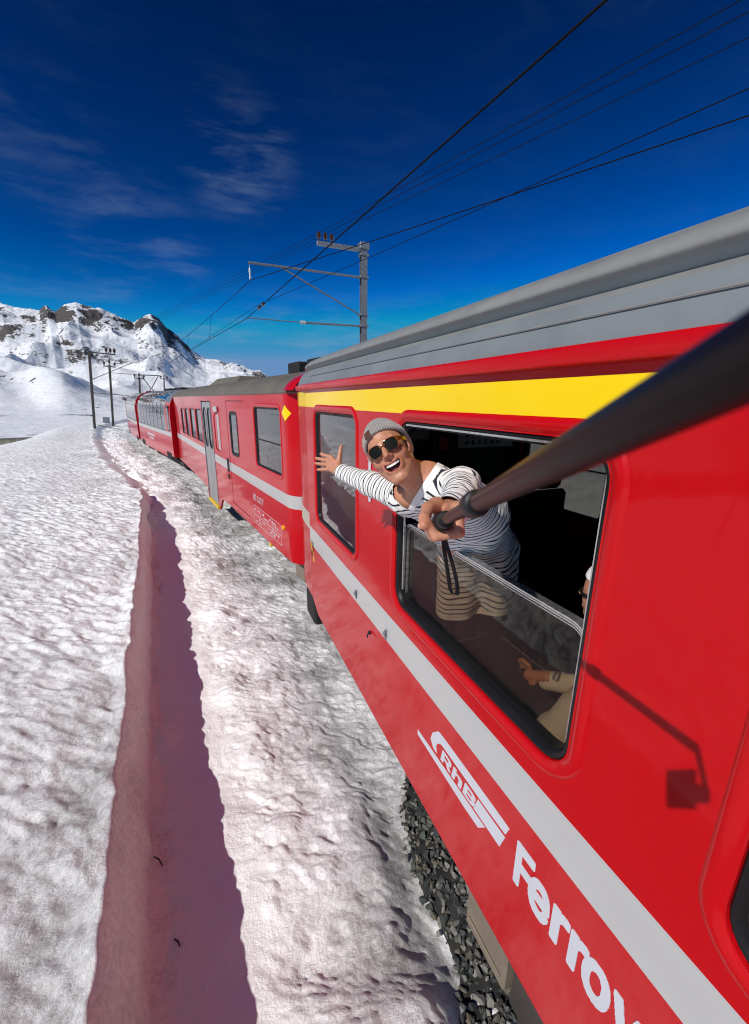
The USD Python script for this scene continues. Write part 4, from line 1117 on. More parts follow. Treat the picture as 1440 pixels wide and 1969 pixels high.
M1 = (4.92, 13.0)
s1, s2, s3 = (3.56, 13.0, 7.50), (3.75, 13.0, 7.50), (3.94, 13.0, 7.50)
T2 = np.array([-9.04, 44.86]); d2 = np.array([math.cos(math.radians(-6)), math.sin(math.radians(-6))])
f1, f2, f3 = [tuple(T2 + d2 * k) + (7.3,) for k in (1.30, 1.62, 1.94)]
for lb, a, e, f in (("uppermost of the three thin feeder wires from the mast head", s1, (6.46, 4.27, 7.6), f1), ("middle one of the three thin feeder wires from the mast head", s2, (6.73, 4.32, 7.6), f2),
                    ("lowest of the three thin feeder wires from the mast head", s3, (7.17, 4.54, 7.6), f3)):
    wire(lb, [beyond(a, e, 2.2), e, a, f], 0.006)
con = (1.43, 13.0, 5.10)
wire("contact wire running steeply up and over the train to the top edge of the photo", [(2.9, -22.0, 5.15), (2.33, 2.29, 5.10), con, (-1.9, 31.0, 5.0), tuple(T2 + d2 * 4.2) + (3.45,)], 0.0085)
mes = (1.60, 13.0, 6.09)
wire("thick messenger wire leaving the bracket end towards the right edge of the photo", [beyond(mes, (6.50, 3.94, 6.3), 2.0), (6.50, 3.94, 6.3), mes], 0.009, 0.02)
wire("messenger wire from the bracket end down to the masts on the left", [mes, (-1.8, 31.0, 5.75), tuple(T2 + d2 * 3.9) + (6.3,)], 0.008, 0.1)
wire("thin wire passing behind the mast and crossing the messenger wire", [beyond((2.2, 16.5, 6.15), (5.97, 3.68, 6.3), 2.0), (5.97, 3.68, 6.3), (2.2, 16.5, 6.15), (-2.0, 38.0, 5.6)], 0.007, 0.03)
for yy in (17.8, 22.5):
    t = (yy - 13.0) / 18.0
    a = np.array(con) * (1 - t) + np.array([-1.9, 31.0, 5.0]) * t
    b = np.array(mes) * (1 - t) + np.array([-1.8, 31.0, 5.75]) * t
    o = MB().tube([a, b - [0, 0, 0.05]], 0.006, 5).build("dropper_wire", MAT["wire"], None)
    tag(o, "short upright dropper between messenger and contact wire, %s" % ("nearer one" if yy < 20 else "farther one"), "dropper wire")
a, b = np.array([2.33, 2.29, 5.10]), np.array(con)
for t, wh in ((0.80, "nearer"), (0.84, "farther")):
    c_ = a + (b - a) * t
    o = MB().lathe([(0.0, 0.0), (0.03, 0.01), (0.045, 0.10), (0.03, 0.2), (0.0, 0.21)], c_, b - a, 10)
    tag(o.build("section_insulator", MAT["insul"], None, smooth=50), "small dark insulator strung on the contact wire, %s of the two" % wh, "insulator")

# ------------------------------------------------------------------ dam wall far left, rocks
dw = thing("dam_wall", "low yellowish stone dam wall at the left edge beyond the snow bank", "wall", (-40.0, 124.0, -7.2), 18)
for k in range(9):
    MB().box(-9.0 + k * 1.6, -7.45 + k * 1.6, 0, 0.9, -5.2, 0.62 + 0.03 * (k % 2), 0.03).build("wall_block", MAT["damstone"], dw)
MB().box(-9.1, 5.6, -0.08, 1.0, 0.66, 0.90, 0.03).build("coping", MAT["damcap"], dw)

# ------------------------------------------------------------------ loose ballast stones (gravel)
rg = np.random.default_rng(12)
cand = []
while len(cand) < 4200:
    y = rg.uniform(-1.5, 2.4)
    x = rg.uniform(0.55, 1.75)
    edge = 0.98 - 0.30 * sstep(1.6, -0.5, y) + 0.10 * (meshkit.noise(np.array([x * 0 + 1.3, y * 2.2, 0.0]), 3) - 0.5) * 2 + (0.35 * sstep(1.7, 2.6, y))
    p_in = sstep(edge - 0.05, edge + 0.05, x)
    if rg.random() < p_in:
        cand.append((x, y))
cand = np.array(cand)
Zs = []
ix = np.searchsorted(GP[:, 0, 1], cand[:, 1])
zz = np.array([np.interp(cx, GP[i, :, 0], GP[i, :, 2]) for (cx, cy), i in zip(cand, ix)])
pi = UsdGeom.PointInstancer.Define(stage, "/World/ballast_gravel")
tag(pi, "dark grey ballast gravel along the foot of the nearest carriage", "gravel", kind="stuff")
protos = []
for k in range(6):
    r2 = np.random.default_rng(100 + k)
    pts = r2.normal(size=(14, 3)); pts /= np.linalg.norm(pts, axis=1, keepdims=True)
    pts *= r2.uniform(0.75, 1.1, (14, 1)) * np.array([1.0, r2.uniform(.65, .9), r2.uniform(.45, .7)])
    h = trimesh.convex.convex_hull(pts)
    pth = f"/World/ballast_gravel/stone_{k:03d}" if k else "/World/ballast_gravel/stone"
    usdkit.mesh(stage, pth, h, MAT["stone"]).CreateDoubleSidedAttr(True)
    protos.append(pth)
pi.CreatePrototypesRel().SetTargets([Sdf.Path(p) for p in protos])
pi.CreateProtoIndicesAttr(Vt.IntArray.FromNumpy(rg.integers(0, 6, len(cand)).astype(np.int32)))
pi.CreatePositionsAttr(Vt.Vec3fArray.FromNumpy(np.c_[cand, zz + rg.uniform(-0.012, 0.022, len(cand))].astype(np.float32)))
q = rg.normal(size=(len(cand), 4)); q /= np.linalg.norm(q, axis=1, keepdims=True)
pi.CreateOrientationsAttr(Vt.QuathArray([Gf.Quath(float(a[0]), float(a[1]), float(a[2]), float(a[3])) for a in q]))
sc = np.clip(rg.lognormal(math.log(0.028), 0.28, len(cand)), 0.014, 0.055)
pi.CreateScalesAttr(Vt.Vec3fArray.FromNumpy(np.repeat(sc[:, None], 3, 1).astype(np.float32)))
# the dark bed of grit under the stones
bx, by = np.linspace(0.5, 1.9, 60), np.linspace(-1.5, 2.6, 150)
BY, BX = np.meshgrid(by, bx, indexing="ij")
ib = np.searchsorted(GP[:, 0, 1], by)
bz = np.array([np.interp(bx, GP[i, :, 0], GP[i, :, 2]) for i in ib])
ed = 0.98 - 0.30 * sstep(1.6, -0.5, BY) + 0.10 * (meshkit.noise(np.stack([BX * 0 + 1.3, BY * 2.2, BY * 0], -1), 3) - 0.5) * 2 + 0.35 * sstep(1.7, 2.6, BY)
bz = bz + 0.006 - 0.07 * (1 - sstep(-0.04, 0.02, BX - ed))
tag(MB().grid(np.stack([BX, BY, bz], -1), flip=True).build("ballast_bed", MAT["bed"], None, smooth=True), kind="structure")

# two dark twigs blown into the trench
for (xa, ya, xb, yb), lb in (((-0.545, 2.41, -0.49, 2.34), "thin dark twig on the trench floor close to the snow wall, farther of two"), ((-0.40, 1.90, -0.37, 1.85), "thin dark twig on the trench floor near the bottom of the photo")):
    tw = MB().tube([(xa, ya, ground_z(xa, ya) + 0.012), ((xa + xb) / 2 + 0.006, (ya + yb) / 2, ground_z(xa, ya) + 0.018), (xb, yb, ground_z(xb, yb) + 0.010)], (0.004, 0.005, 0.003), 6).build("twig", MAT["poledark"], None, smooth=True)
    tag(tw, lb, "twig")
# ------------------------------------------------------------------ figures from signed distances
def smin(a, b, k):
    h = np.clip(0.5 + 0.5 * (b - a) / k, 0, 1)
    return b + (a - b) * h - k * h * (1 - h)


def smax(a, b, k):
    return -smin(-a, -b, k)


def cone(p, a, b, ra, rb):
    a, b = np.asarray(a, float), np.asarray(b, float)
    ab = b - a
    t = np.clip(((p - a) @ ab) / (ab @ ab + 1e-12), 0, 1)
    d = p - a - t[..., None] * ab
    return np.sqrt(np.einsum("...i,...i", d, d)) - (ra + (rb - ra) * t)


def ell(p, c, r, axes=None):
    q = p - np.asarray(c, float)
    if axes is not None:
        q = q @ np.asarray(axes, float).T
    r = np.asarray(r, float)
    k0 = np.linalg.norm(q / r, axis=-1)
    k1 = np.linalg.norm(q / (r * r), axis=-1)
    return np.where(k1 > 1e-9, k0 * (k0 - 1) / np.maximum(k1, 1e-9), -r.min())


def surface(f, lo, hi, h, block=14):
    """Surface nets of f(p) = 0 on a grid of step h, evaluated only in the blocks near the surface."""
    lo, hi = np.asarray(lo, float), np.asarray(hi, float)
    n = (np.ceil((hi - lo) / h / block).astype(int)) * block + 1
    g = np.full(n, 9.0, np.float32)
    nb = (n - 1) // block
    bi = np.stack(np.meshgrid(*[np.arange(k) for k in nb], indexing="ij"), -1).reshape(-1, 3)
    cen = lo + (bi + 0.5) * block * h
    near = np.abs(f(cen)) < block * h * 0.95 + 0.012
    off = np.stack(np.meshgrid(*[np.arange(block + 1)] * 3, indexing="ij"), -1)
    for b in bi[near]:
        ii = b * block
        g[ii[0]:ii[0] + block + 1, ii[1]:ii[1] + block + 1, ii[2]:ii[2] + block + 1] = f(lo + (ii + off) * h)
    s = g < 0
    c = np.zeros(np.array(n) - 1, np.int8)
    for d in np.ndindex(2, 2, 2):
        c += s[d[0]:n[0] - 1 + d[0], d[1]:n[1] - 1 + d[1], d[2]:n[2] - 1 + d[2]]
    act = np.argwhere((c > 0) & (c < 8))
    idx = np.full(np.array(n) - 1, -1, np.int64)
    idx[tuple(act.T)] = np.arange(len(act))
    acc, cnt = np.zeros((len(act), 3)), np.zeros(len(act))
    cor = list(np.ndindex(2, 2, 2))
    for a in cor:
        for ax in range(3):
            if a[ax]:
                continue
            b = list(a); b[ax] = 1
            va, vb = g[tuple((act + a).T)], g[tuple((act + b).T)]
            m = (va < 0) != (vb < 0)
            t = va / np.where(m, va - vb, 1)
            pt = np.repeat(np.array([a], float), len(act), 0)
            pt[:, ax] += t
            acc[m] += pt[m]; cnt[m] += 1
    v = lo + (act + acc / np.maximum(cnt, 1)[:, None]) * h
    faces = []
    for ax in range(3):
        u, w = (ax + 1) % 3, (ax + 2) % 3
        sl0 = [slice(1, k - 1) for k in n]; sl1 = list(sl0)
        sl0[ax] = slice(0, n[ax] - 1); sl1[ax] = slice(1, n[ax])
        e = np.argwhere(s[tuple(sl0)] != s[tuple(sl1)])
        e = e + [0 if k == ax else 1 for k in range(3)]
        inside = s[tuple(e.T)]
        du, dw = np.eye(3, dtype=int)[u], np.eye(3, dtype=int)[w]
        q = np.stack([idx[tuple((e - du - dw).T)], idx[tuple((e - dw).T)], idx[tuple(e.T)], idx[tuple((e - du).T)]], -1)
        q[~inside] = q[~inside][:, ::-1]
        faces.append(q[(q >= 0).all(1)])
    q = np.vstack(faces)
    return v, np.vstack([q[:, [0, 1, 2]], q[:, [0, 2, 3]]])


def relax(v, f, it=2, lam=0.5):
    import scipy.sparse as sp
    e = np.vstack([f[:, [0, 1]], f[:, [1, 2]], f[:, [2, 0]]])
    A = sp.coo_matrix((np.ones(len(e)), (e[:, 0], e[:, 1])), shape=(len(v),) * 2).tocsr()
    A = A + A.T
    A.data[:] = 1
    dg = np.asarray(A.sum(1)).ravel()
    for _ in range(it):
        v = v + lam * ((A @ v) / np.maximum(dg, 1)[:, None] - v)
        v = v - (lam + 0.03) * ((A @ v) / np.maximum(dg, 1)[:, None] - v)
    return v


def clip(v, f, s, extra=()):
    """Keeps the part of the mesh where s < 0, cut exactly along s = 0; extra per-vertex arrays are carried along."""
    arr = [np.asarray(v, float)] + [np.asarray(e, float) for e in extra]
    ins = s < 0
    out, new, cache = [], [[] for _ in arr], {}
    n = len(v)
    c = ins[f].sum(1)
    out.append(f[c == 3])
    add = []

    def cut(a, b):
        k = (min(a, b), max(a, b))
        if k not in cache:
            t = s[a] / (s[a] - s[b])
            for L, A in zip(new, arr):
                L.append(A[a] + (A[b] - A[a]) * t)
            cache[k] = n + len(cache)
        return cache[k]
    for tri in f[(c == 1) | (c == 2)]:
        i = ins[tri]
        k = int(np.argmax(i)) if i.sum() == 1 else int(np.argmin(i))
        a, b, d = tri[k], tri[(k + 1) % 3], tri[(k + 2) % 3]
        if i.sum() == 1:
            add.append((a, cut(a, b), cut(a, d)))
        else:
            ab, ad = cut(a, b), cut(a, d)
            add += [(ab, b, d), (ab, d, ad)]
    if add:
        out.append(np.array(add))
    arr = [np.concatenate([A, np.array(L).reshape((-1,) + A.shape[1:])]) if L else A for L, A in zip(new, arr)]
    ff = np.vstack(out)
    ids, inv = np.unique(ff, return_inverse=True)
    return (arr[0][ids], inv.reshape(-1, 3)) + tuple(A[ids] for A in arr[1:])


def submesh(v, f, keep):
    f = f[keep]
    ids, inv = np.unique(f, return_inverse=True)
    return ids, inv.reshape(-1, 3)


def frame(x, y, z):
    return np.array([x, y, z], float)       # rows: local axes in world


def unit(a):
    a = np.asarray(a, float)
    return a / np.linalg.norm(a)


# materials for figures
def skin_mat(name, col):
    return M(name, {"a": ("attribute", {"attribute": "tint"}), "g": ("geometry", {}), "n": ("noise_texture", {"scale": 70.0, "detail": 6.0, "roughness": 0.7}),
                    "mr": ("map_range", {"from_min": 0.3, "from_max": 0.7, "to_min": 0.80, "to_max": 1.14, "clamp": True}),
                    "mul": ("vector_math", {"math_type": "multiply", "vector1": col}), "sc": ("vector_math", {"math_type": "scale"}),
                    "bn": ("noise_texture", {"scale": 420.0, "detail": 2.0}), "b": ("bump", {"strength": 0.18, "distance": 0.001}),
                    "p": ("principled_bsdf", {"roughness": 0.46, "specular_ior_level": 0.4, "subsurface_weight": 0.12, "subsurface_scale": 0.01, "subsurface_radius": (1.0, 0.35, 0.2)})},
             [("a.color", "mul.vector2"), ("mul.vector", "sc.vector1"), ("g.position", "n.vector"), ("n.fac", "mr.value"), ("mr.result", "sc.scale"), ("sc.vector", "p.base_color"),
              ("g.position", "bn.vector"), ("bn.fac", "b.height"), ("b.normal", "p.normal")])


MAT["skin"] = skin_mat("skin_sunlit", (0.52, 0.235, 0.14))
MAT["shirt"] = M("striped_jersey", {
    "a": ("attribute", {"attribute": "stripe"}), "g": ("geometry", {}),
    "fr": ("math", {"math_type": "fraction"}), "r": ("map_range", {"range_type": "smoothstep", "from_min": 0.70, "from_max": 0.74, "clamp": True}),
    "on": ("math", {"math_type": "greater_than", "value2": 0.0}), "mm": ("math", {"math_type": "multiply"}),
    "c": ("mix_color", {"a": (0.80, 0.79, 0.76), "b": (0.018, 0.020, 0.032)}),
    "n": ("noise_texture", {"scale": 900.0, "detail": 2.0}), "n2": ("noise_texture", {"scale": 55.0, "detail": 4.0, "roughness": 0.6}),
    "h": ("math", {"math_type": "multiply_add", "value2": 0.18}), "b": ("bump", {"strength": 0.6, "distance": 0.004}),
    "p": ("principled_bsdf", {"roughness": 0.85, "specular_ior_level": 0.2, "sheen_weight": 0.15})},
    [("a.fac", "fr.value1"), ("fr.value", "r.value"), ("a.fac", "on.value1"), ("r.result", "mm.value1"), ("on.value", "mm.value2"), ("mm.value", "c.fac"), ("c.result", "p.base_color"),
     ("g.position", "n.vector"), ("g.position", "n2.vector"), ("n.fac", "h.value1"), ("n2.fac", "h.value3"), ("h.value", "b.height"), ("b.normal", "p.normal")])
MAT["knit"] = M("grey_knit", {
    "a": ("attribute", {"attribute": "rib"}), "g": ("geometry", {}), "n": ("noise_texture", {"scale": 220.0, "detail": 3.0}),
    "mr": ("map_range", {"from_min": 0.3, "from_max": 0.7, "to_min": 0.75, "to_max": 1.2, "clamp": True}),
    "mul": ("vector_math", {"math_type": "scale", "vector1": (0.31, 0.285, 0.265)}),
    "b": ("bump", {"strength": 0.5, "distance": 0.003}), "p": ("principled_bsdf", {"roughness": 0.9, "specular_ior_level": 0.15, "sheen_weight": 0.2})},
    [("g.position", "n.vector"), ("n.fac", "mr.value"), ("mr.result", "mul.scale"), ("mul.vector", "p.base_color"), ("n.fac", "b.height"), ("b.normal", "p.normal")])
MAT["trouser"] = plain("dark_trousers", (0.012, 0.012, 0.016), 0.85)
MAT["teeth"] = plain("teeth", (0.78, 0.74, 0.66), 0.25, var=0.03)
MAT["mouth"] = plain("mouth_inside", (0.10, 0.012, 0.012), 0.5)
MAT["tongue"] = plain("tongue", (0.32, 0.06, 0.06), 0.4)
MAT["tortoise"] = M("amber_acetate", {"g": ("geometry", {}), "n": ("noise_texture", {"scale": 70.0, "detail": 3.0}),
                                      "r": ("rgb_ramp", {"ramp": [(0.35, (0.05, 0.012, 0.003)), (0.55, (0.26, 0.075, 0.008)), (0.8, (0.48, 0.17, 0.02))]}),
                                      "p": ("principled_bsdf", {"roughness": 0.12, "coat_weight": 0.6})}, [("g.position", "n.vector"), ("n.fac", "r.fac"), ("r.color", "p.base_color")])
MAT["lens"] = plain("dark_lens", (0.010, 0.011, 0.010), 0.3, var=0.02, specular_ior_level=0.04)
MAT["leather"] = plain("leather_patch", (0.10, 0.028, 0.014), 0.6, var=0.3, scale=120)
MAT["hair"] = plain("brown_hair", (0.035, 0.016, 0.007), 0.6, var=0.4, scale=200)
MAT["cream"] = plain("cream_sweater", (0.70, 0.67, 0.60), 0.9, var=0.06, scale=40, bump=0.4, bscale=160)
MAT["white"] = plain("white_cloth", (0.78, 0.77, 0.75), 0.85, var=0.04)
MAT["stickmat"] = plain("stick_metal", (0.007, 0.004, 0.005), 0.30, metal=0.0, var=0.05, scale=3, specular_ior_level=0.16)
MAT["phone"] = plain("phone_black", (0.012, 0.012, 0.014), 0.25, var=0.05)

# ---- the man leaning out of the window
Rd, Ud, Bd = R, U, -F


def C2W(r, u, b):
    return r * Rd + u * Ud + b * Bd


_roll, _yaw, _pit = math.radians(29), math.radians(14), math.radians(9)
xd = C2W(math.cos(_roll), math.sin(_roll), 0)
zd = C2W(-math.sin(_roll), math.cos(_roll), 0)
yd = Bd * math.cos(_yaw) - xd * math.sin(_yaw)
xh = xd * math.cos(_yaw) + Bd * math.sin(_yaw)
yh, zh = yd * math.cos(_pit) + zd * math.sin(_pit), zd * math.cos(_pit) - yd * math.sin(_pit)
HEAD = frame(xh, yh, zh)
EYE = np.array([0.567, 1.301, 2.7473])
HS = np.array([0.90, 0.95, 0.95])
HC = EYE - 0.085 * HS[1] * yh


def H2W(q):
    return HC + (np.asarray(q, float) * HS) @ HEAD


LSH, LEL, LWR = np.array([0.8056, 1.1848, 2.6138]), np.array([0.6482, 0.9533, 2.6289]), np.array([0.4986, 0.7719, 2.6596])
RSH, REL, RWR = np.array([0.7493, 1.4839, 2.5172]), np.array([0.6781, 1.6992, 2.5408]), np.array([0.6152, 1.9221, 2.5634])
PELV, WAIST, CHEST, UPPER, NECK = np.array([1.32, 1.72, 2.00]), np.array([1.275, 1.67, 2.15]), np.array([1.055, 1.50, 2.405]), np.array([0.875, 1.40, 2.525]), np.array([0.775, 1.35, 2.625])
SHD = unit(LSH - RSH)
WD = unit(np.array([0.926, -0.378, 0.0]))


def torso(p, grow=0.0):
    ch = 0.5 * SHD + 0.5 * WD
    d = cone(p, WAIST - WD * 0.075, CHEST - ch * 0.075, 0.100 + grow, 0.108 + grow)
    d = smin(d, cone(p, WAIST + WD * 0.075, CHEST + ch * 0.075, 0.100 + grow, 0.108 + grow), 0.08)
    d = smin(d, cone(p, CHEST - ch * 0.075, UPPER - SHD * 0.095, 0.108 + grow, 0.085 + grow), 0.06)
    d = smin(d, cone(p, CHEST + ch * 0.075, UPPER + SHD * 0.095, 0.108 + grow, 0.085 + grow), 0.06)
    d = smin(d, cone(p, PELV - WD * 0.08, WAIST - WD * 0.075, 0.108 + grow, 0.100 + grow), 0.06)
    d = smin(d, cone(p, PELV + WD * 0.08, WAIST + WD * 0.075, 0.108 + grow, 0.100 + grow), 0.06)
    d = smin(d, cone(p, UPPER, NECK, 0.085 + grow, 0.06 + grow), 0.06)
    d = smin(d, cone(p, RSH, LSH, 0.058 + grow, 0.058 + grow), 0.06)
    return d


def arm_l(p, g=0.0):
    return smin(cone(p, LSH, LEL, 0.056 + g, 0.043 + g), cone(p, LEL, LWR, 0.043 + g, 0.028 + g), 0.02)


def arm_r(p, g=0.0):
    return smin(cone(p, RSH, REL, 0.056 + g, 0.043 + g), cone(p, REL, RWR, 0.043 + g, 0.028 + g), 0.02)


# stick: from the fist to beside the camera
GRIP, SEND = np.array([0.4344, 0.7031, 2.6596]), CAM + C2W(0.095, 0.0385, -0.105)
SX = unit(SEND - GRIP)
E1 = unit(Rd - (Rd @ SX) * SX)
E2 = np.cross(E1, SX); E2 = E2 if E2 @ Ud > 0 else -E2


def pol(a, rr, ph):
    ph = math.radians(ph)
    return GRIP + SX * a + rr * (math.cos(ph) * E1 + math.sin(ph) * E2)


FING_L = []
for a, k in ((0.036, 1.0), (0.014, 1.05), (-0.008, 1.0), (-0.029, 0.88)):
    FING_L.append([(pol(a - 0.004, 0.042 * k, 40), 0.0125), (pol(a, 0.040, -32), 0.0112), (pol(a, 0.031, -110), 0.0098), (pol(a + 0.002, 0.027, -172), 0.0086)])
THUMB_L = [(pol(-0.035, 0.040, 95), 0.016), (pol(-0.002, 0.038, 128), 0.0135), (pol(0.026, 0.034, 165), 0.0115), (pol(0.044, 0.036, 192), 0.0098)]
_mcp = [np.array([0.5889, 2.0177, 2.6241]), np.array([0.5802, 2.0269, 2.6048]), np.array([0.5783, 2.0217, 2.5844]), np.array([0.581, 2.004, 2.5656])]
_tip = [np.array([0.5518, 2.0698, 2.6352]), np.array([0.5301, 2.0835, 2.613]), np.array([0.5252, 2.0779, 2.587]), np.array([0.5273, 2.0466, 2.5593])]
FING_R = []
for m, t in zip(_mcp, _tip):
    bend = -0.006 * Bd
    FING_R.append([(m, 0.0105), (m + (t - m) * 0.48 + bend, 0.0092), (m + (t - m) * 0.78 + bend * 0.7, 0.0083), (t, 0.0072)])
THUMB_R = [(np.array([0.6064, 1.9529, 2.5799]), 0.016), (np.array([0.6179, 1.9705, 2.6184]), 0.0125), (np.array([0.6262, 1.978, 2.652]), 0.0105), (np.array([0.6333, 1.9824, 2.6812]), 0.0082)]


def chain(p, ch, k=0.004):
    d = None
    for (a, ra), (b, rb) in zip(ch[:-1], ch[1:]):
        c = cone(p, a, b, ra, rb)
        d = c if d is None else smin(d, c, k)
    return d


def hand(p, fingers, thumb, wrist, rw=0.027):
    d = None
    for f in fingers:
        c = chain(p, f)
        d = c if d is None else smin(d, c, 0.0025)
    palm = None
    for f in fingers:
        c = cone(p, f[0][0], wrist + (f[0][0] - fingers[1][0][0]) * 0.35, 0.0125, 0.017)
        palm = c if palm is None else smin(palm, c, 0.012)
    d = smin(d, palm, 0.008)
    d = smin(d, smin(chain(p, thumb), cone(p, thumb[0][0], wrist, 0.016, 0.020), 0.01), 0.008)
    return d


def mouth_gap(q):
    """The open, laughing mouth: a half moon whose corners rise."""
    x, z = q[..., 0], q[..., 2]
    return smax(ell(q, (0, 0.092, -0.067), (0.0335, 0.042, 0.0285)), z + 0.0665 - 7.5 * x * x, 0.003)


def head_sdf(p):
    q = (p - HC) @ HEAD.T / HS
    x, y, z = q[..., 0], q[..., 1], q[..., 2]
    qs = np.stack([np.abs(x), y, z], -1)
    d = ell(q, (0, -0.012, 0.035), (0.076, 0.096, 0.098))
    d = smin(d, ell(q, (0, 0.030, -0.030), (0.062, 0.062, 0.085)), 0.03)
    d = smin(d, cone(qs, (0.056, -0.005, -0.060), (0.018, 0.060, -0.120), 0.020, 0.020), 0.03)
    d = smin(d, ell(q, (0, 0.066, -0.122), (0.024, 0.020, 0.018)), 0.018)
    d = smin(d, ell(qs, (0.046, 0.056, -0.038), (0.022, 0.020, 0.020)), 0.018)
    d = smin(d, cone(qs, (0.010, 0.086, 0.016), (0.044, 0.070, 0.016), 0.010, 0.010), 0.014)
    d = smax(d, -ell(qs, (0.032, 0.096, -0.006), (0.017, 0.016, 0.010)), 0.012)
    nose = cone(q, (0, 0.086, 0.006), (0, 0.112, -0.036), 0.008, 0.0115)
    nose = smin(nose, ell(qs, (0.0125, 0.098, -0.040), (0.0085, 0.011, 0.008)), 0.006)
    d = smin(d, nose, 0.010)
    d = smax(d, -ell(qs, (0.0068, 0.103, -0.0475), (0.0035, 0.005, 0.004)), 0.003)
    # open, laughing mouth and lips, creases beside it
    lip = ell(q, (0, 0.076, -0.078), (0.040, 0.018, 0.027))
    d = smin(d, lip, 0.012)
    d = smax(d, -mouth_gap(q), 0.003)
    d = d + 0.0022 * np.exp(-((np.abs(x) - 0.044 + 0.25 * (z + 0.055)) / 0.004) ** 2) * np.exp(-((z + 0.062) / 0.030) ** 2) * (y > 0.03)
    # ears
    d = smin(d, ell(qs, (0.078, -0.016, -0.012), (0.010, 0.019, 0.031)), 0.008)
    return d


def neck_sdf(p):
    return cone(p, H2W((0, -0.030, -0.055)), NECK + np.array([0.02, 0.02, -0.05]), 0.054, 0.064)


def body(p):
    d = torso(p)
    d = smin(d, neck_sdf(p), 0.03)
    d = smin(d, head_sdf(p), 0.016)
    d = smin(d, arm_l(p), 0.03)
    d = smin(d, arm_r(p), 0.03)
    d = smin(d, hand(p, FING_L, THUMB_L, LWR + 0.012 * unit(LWR - LEL)), 0.012)
    d = smin(d, hand(p, FING_R, THUMB_R, RWR + 0.008 * unit(RWR - REL)), 0.012)
    return d


def boxed(parts):
    """Evaluates costly parts only near their boxes."""
    def f(p):
        sh = p.shape[:-1]
        p = p.reshape(-1, 3)
        out = torso(p)
        for fn, c, r, k in parts:
            m = (np.abs(p - c) < r).all(1)
            if m.any():
                out[m] = smin(out[m], fn(p[m]), k)
            far = ~m
            if far.any():
                out[far] = np.minimum(out[far], np.maximum(np.linalg.norm(p[far] - c, axis=1) - np.linalg.norm(r) * 0.62, 0.02))
        return out.reshape(sh)
    return f


man = thing("person", "laughing person in striped shirt, grey beanie and sunglasses leaning out of the train window", "person", (0, 0, 0))
bf = boxed([(neck_sdf, (HC + NECK) / 2 + np.array([0.02, 0.01, -0.05]), np.array([.17, .17, .2]), 0.03), (head_sdf, HC, np.array([.17, .17, .19]), 0.016),
            (arm_l, (LSH + LWR) / 2, np.array([.27, .32, .14]), 0.03), (arm_r, (RSH + RWR) / 2, np.array([.19, .34, .15]), 0.03),
            (lambda p: hand(p, FING_L, THUMB_L, LWR + 0.012 * unit(LWR - LEL)), (GRIP + LWR) / 2, np.array([.12, .13, .11]), 0.012),
            (lambda p: hand(p, FING_R, THUMB_R, RWR + 0.008 * unit(RWR - REL)), np.array([0.58, 2.0, 2.60]), np.array([.12, .15, .13]), 0.012)])
v, f = surface(bf, (0.28, 0.55, 1.86), (1.50, 2.14, 2.92), 0.0032)
v = relax(v, f, 1)
q = (v - HC) @ HEAD.T / HS
tint = np.ones((len(v), 3))
inhead = np.abs(head_sdf(v)) < 0.006
mg = mouth_gap(q)
lipm = inhead & (np.abs(mg) < 0.0065) & (q[:, 1] > 0.055)
tint[lipm] *= np.array([0.95, 0.66, 0.64])
cav = (mg < 0.0005) & (q[:, 1] < 0.082) & inhead
tint[cav] = (0.14, 0.04, 0.04)
chk = np.exp(-((np.abs(q[:, 0]) - 0.045) / 0.02) ** 2 - ((q[:, 2] + 0.036) / 0.022) ** 2) * (q[:, 1] > 0.03)
tint *= 1 - chk[:, None] * np.array([0.0, 0.14, 0.12])
nos = np.exp(-(q[:, 0] / 0.018) ** 2 - ((q[:, 2] + 0.035) / 0.02) ** 2) * (q[:, 1] > 0.09)
tint *= 1 - nos[:, None] * np.array([0.0, 0.12, 0.10])
beard = np.exp(-((q[:, 2] + 0.100) / 0.032) ** 2) * inhead * (q[:, 1] > -0.02)
tint *= 1 - 0.14 * beard[:, None] * np.array([1.0, 0.9, 0.8])
for tip in [c[-1][0] for c in FING_L + [THUMB_L] + FING_R + [THUMB_R]]:
    w = np.exp(-(np.linalg.norm(v - tip, axis=1) / 0.014) ** 2)
    tint *= 1 - w[:, None] * np.array([0.0, 0.10, 0.08])
bodyp = put("body", (v, f), MAT["skin"], man, smooth=True, attrs={"tint": (COLORS, Vt.Vec3fArray.FromNumpy(tint.astype(np.float32)))})


# nails of the gripping thumb and index finger
def nail(c, nrm, along, s=0.0055):
    nrm, along = unit(nrm), unit(along - (along @ unit(nrm)) * unit(nrm))
    b = np.cross(nrm, along)
    P = []
    for i in np.linspace(-1, 1, 6):
        P.append([c + along * i * s * 1.3 + b * j * s + nrm * (0.0012 - 0.0022 * j * j - 0.001 * i * i) for j in np.linspace(-1, 1, 6)])
    return MB().grid(np.array(P)).build("nail", MAT["nail"], bodyp, smooth=True)


MAT["nail"] = plain("finger_nail", (0.70, 0.42, 0.34), 0.25, var=0.03)
tt = THUMB_L[-1][0]
nail(tt + unit(tt - GRIP - SX * ((tt - GRIP) @ SX)) * 0.0085 + SX * 0.001, unit(tt - GRIP - SX * ((tt - GRIP) @ SX)) + 0.5 * SX, SX)

# shirt
def wrinkle(p):
    n1 = noise(p, 9.0, 201, 2) * 0.012
    n2 = noise(p @ np.array([[1, .3, 0], [-.3, 1, .4], [0, -.4, 1]]) * np.array([1.0, 2.2, 1.0]), 16.0, 202, 2) * 0.010
    return n1 + n2


def folds(p, a, b, amp, per):
    ax = unit(b - a)
    t = (p - a) @ ax
    return amp * np.sin(2 * np.pi * t / per + 3.0 * noise(p, 12.0, 77, 2) * 2.5)


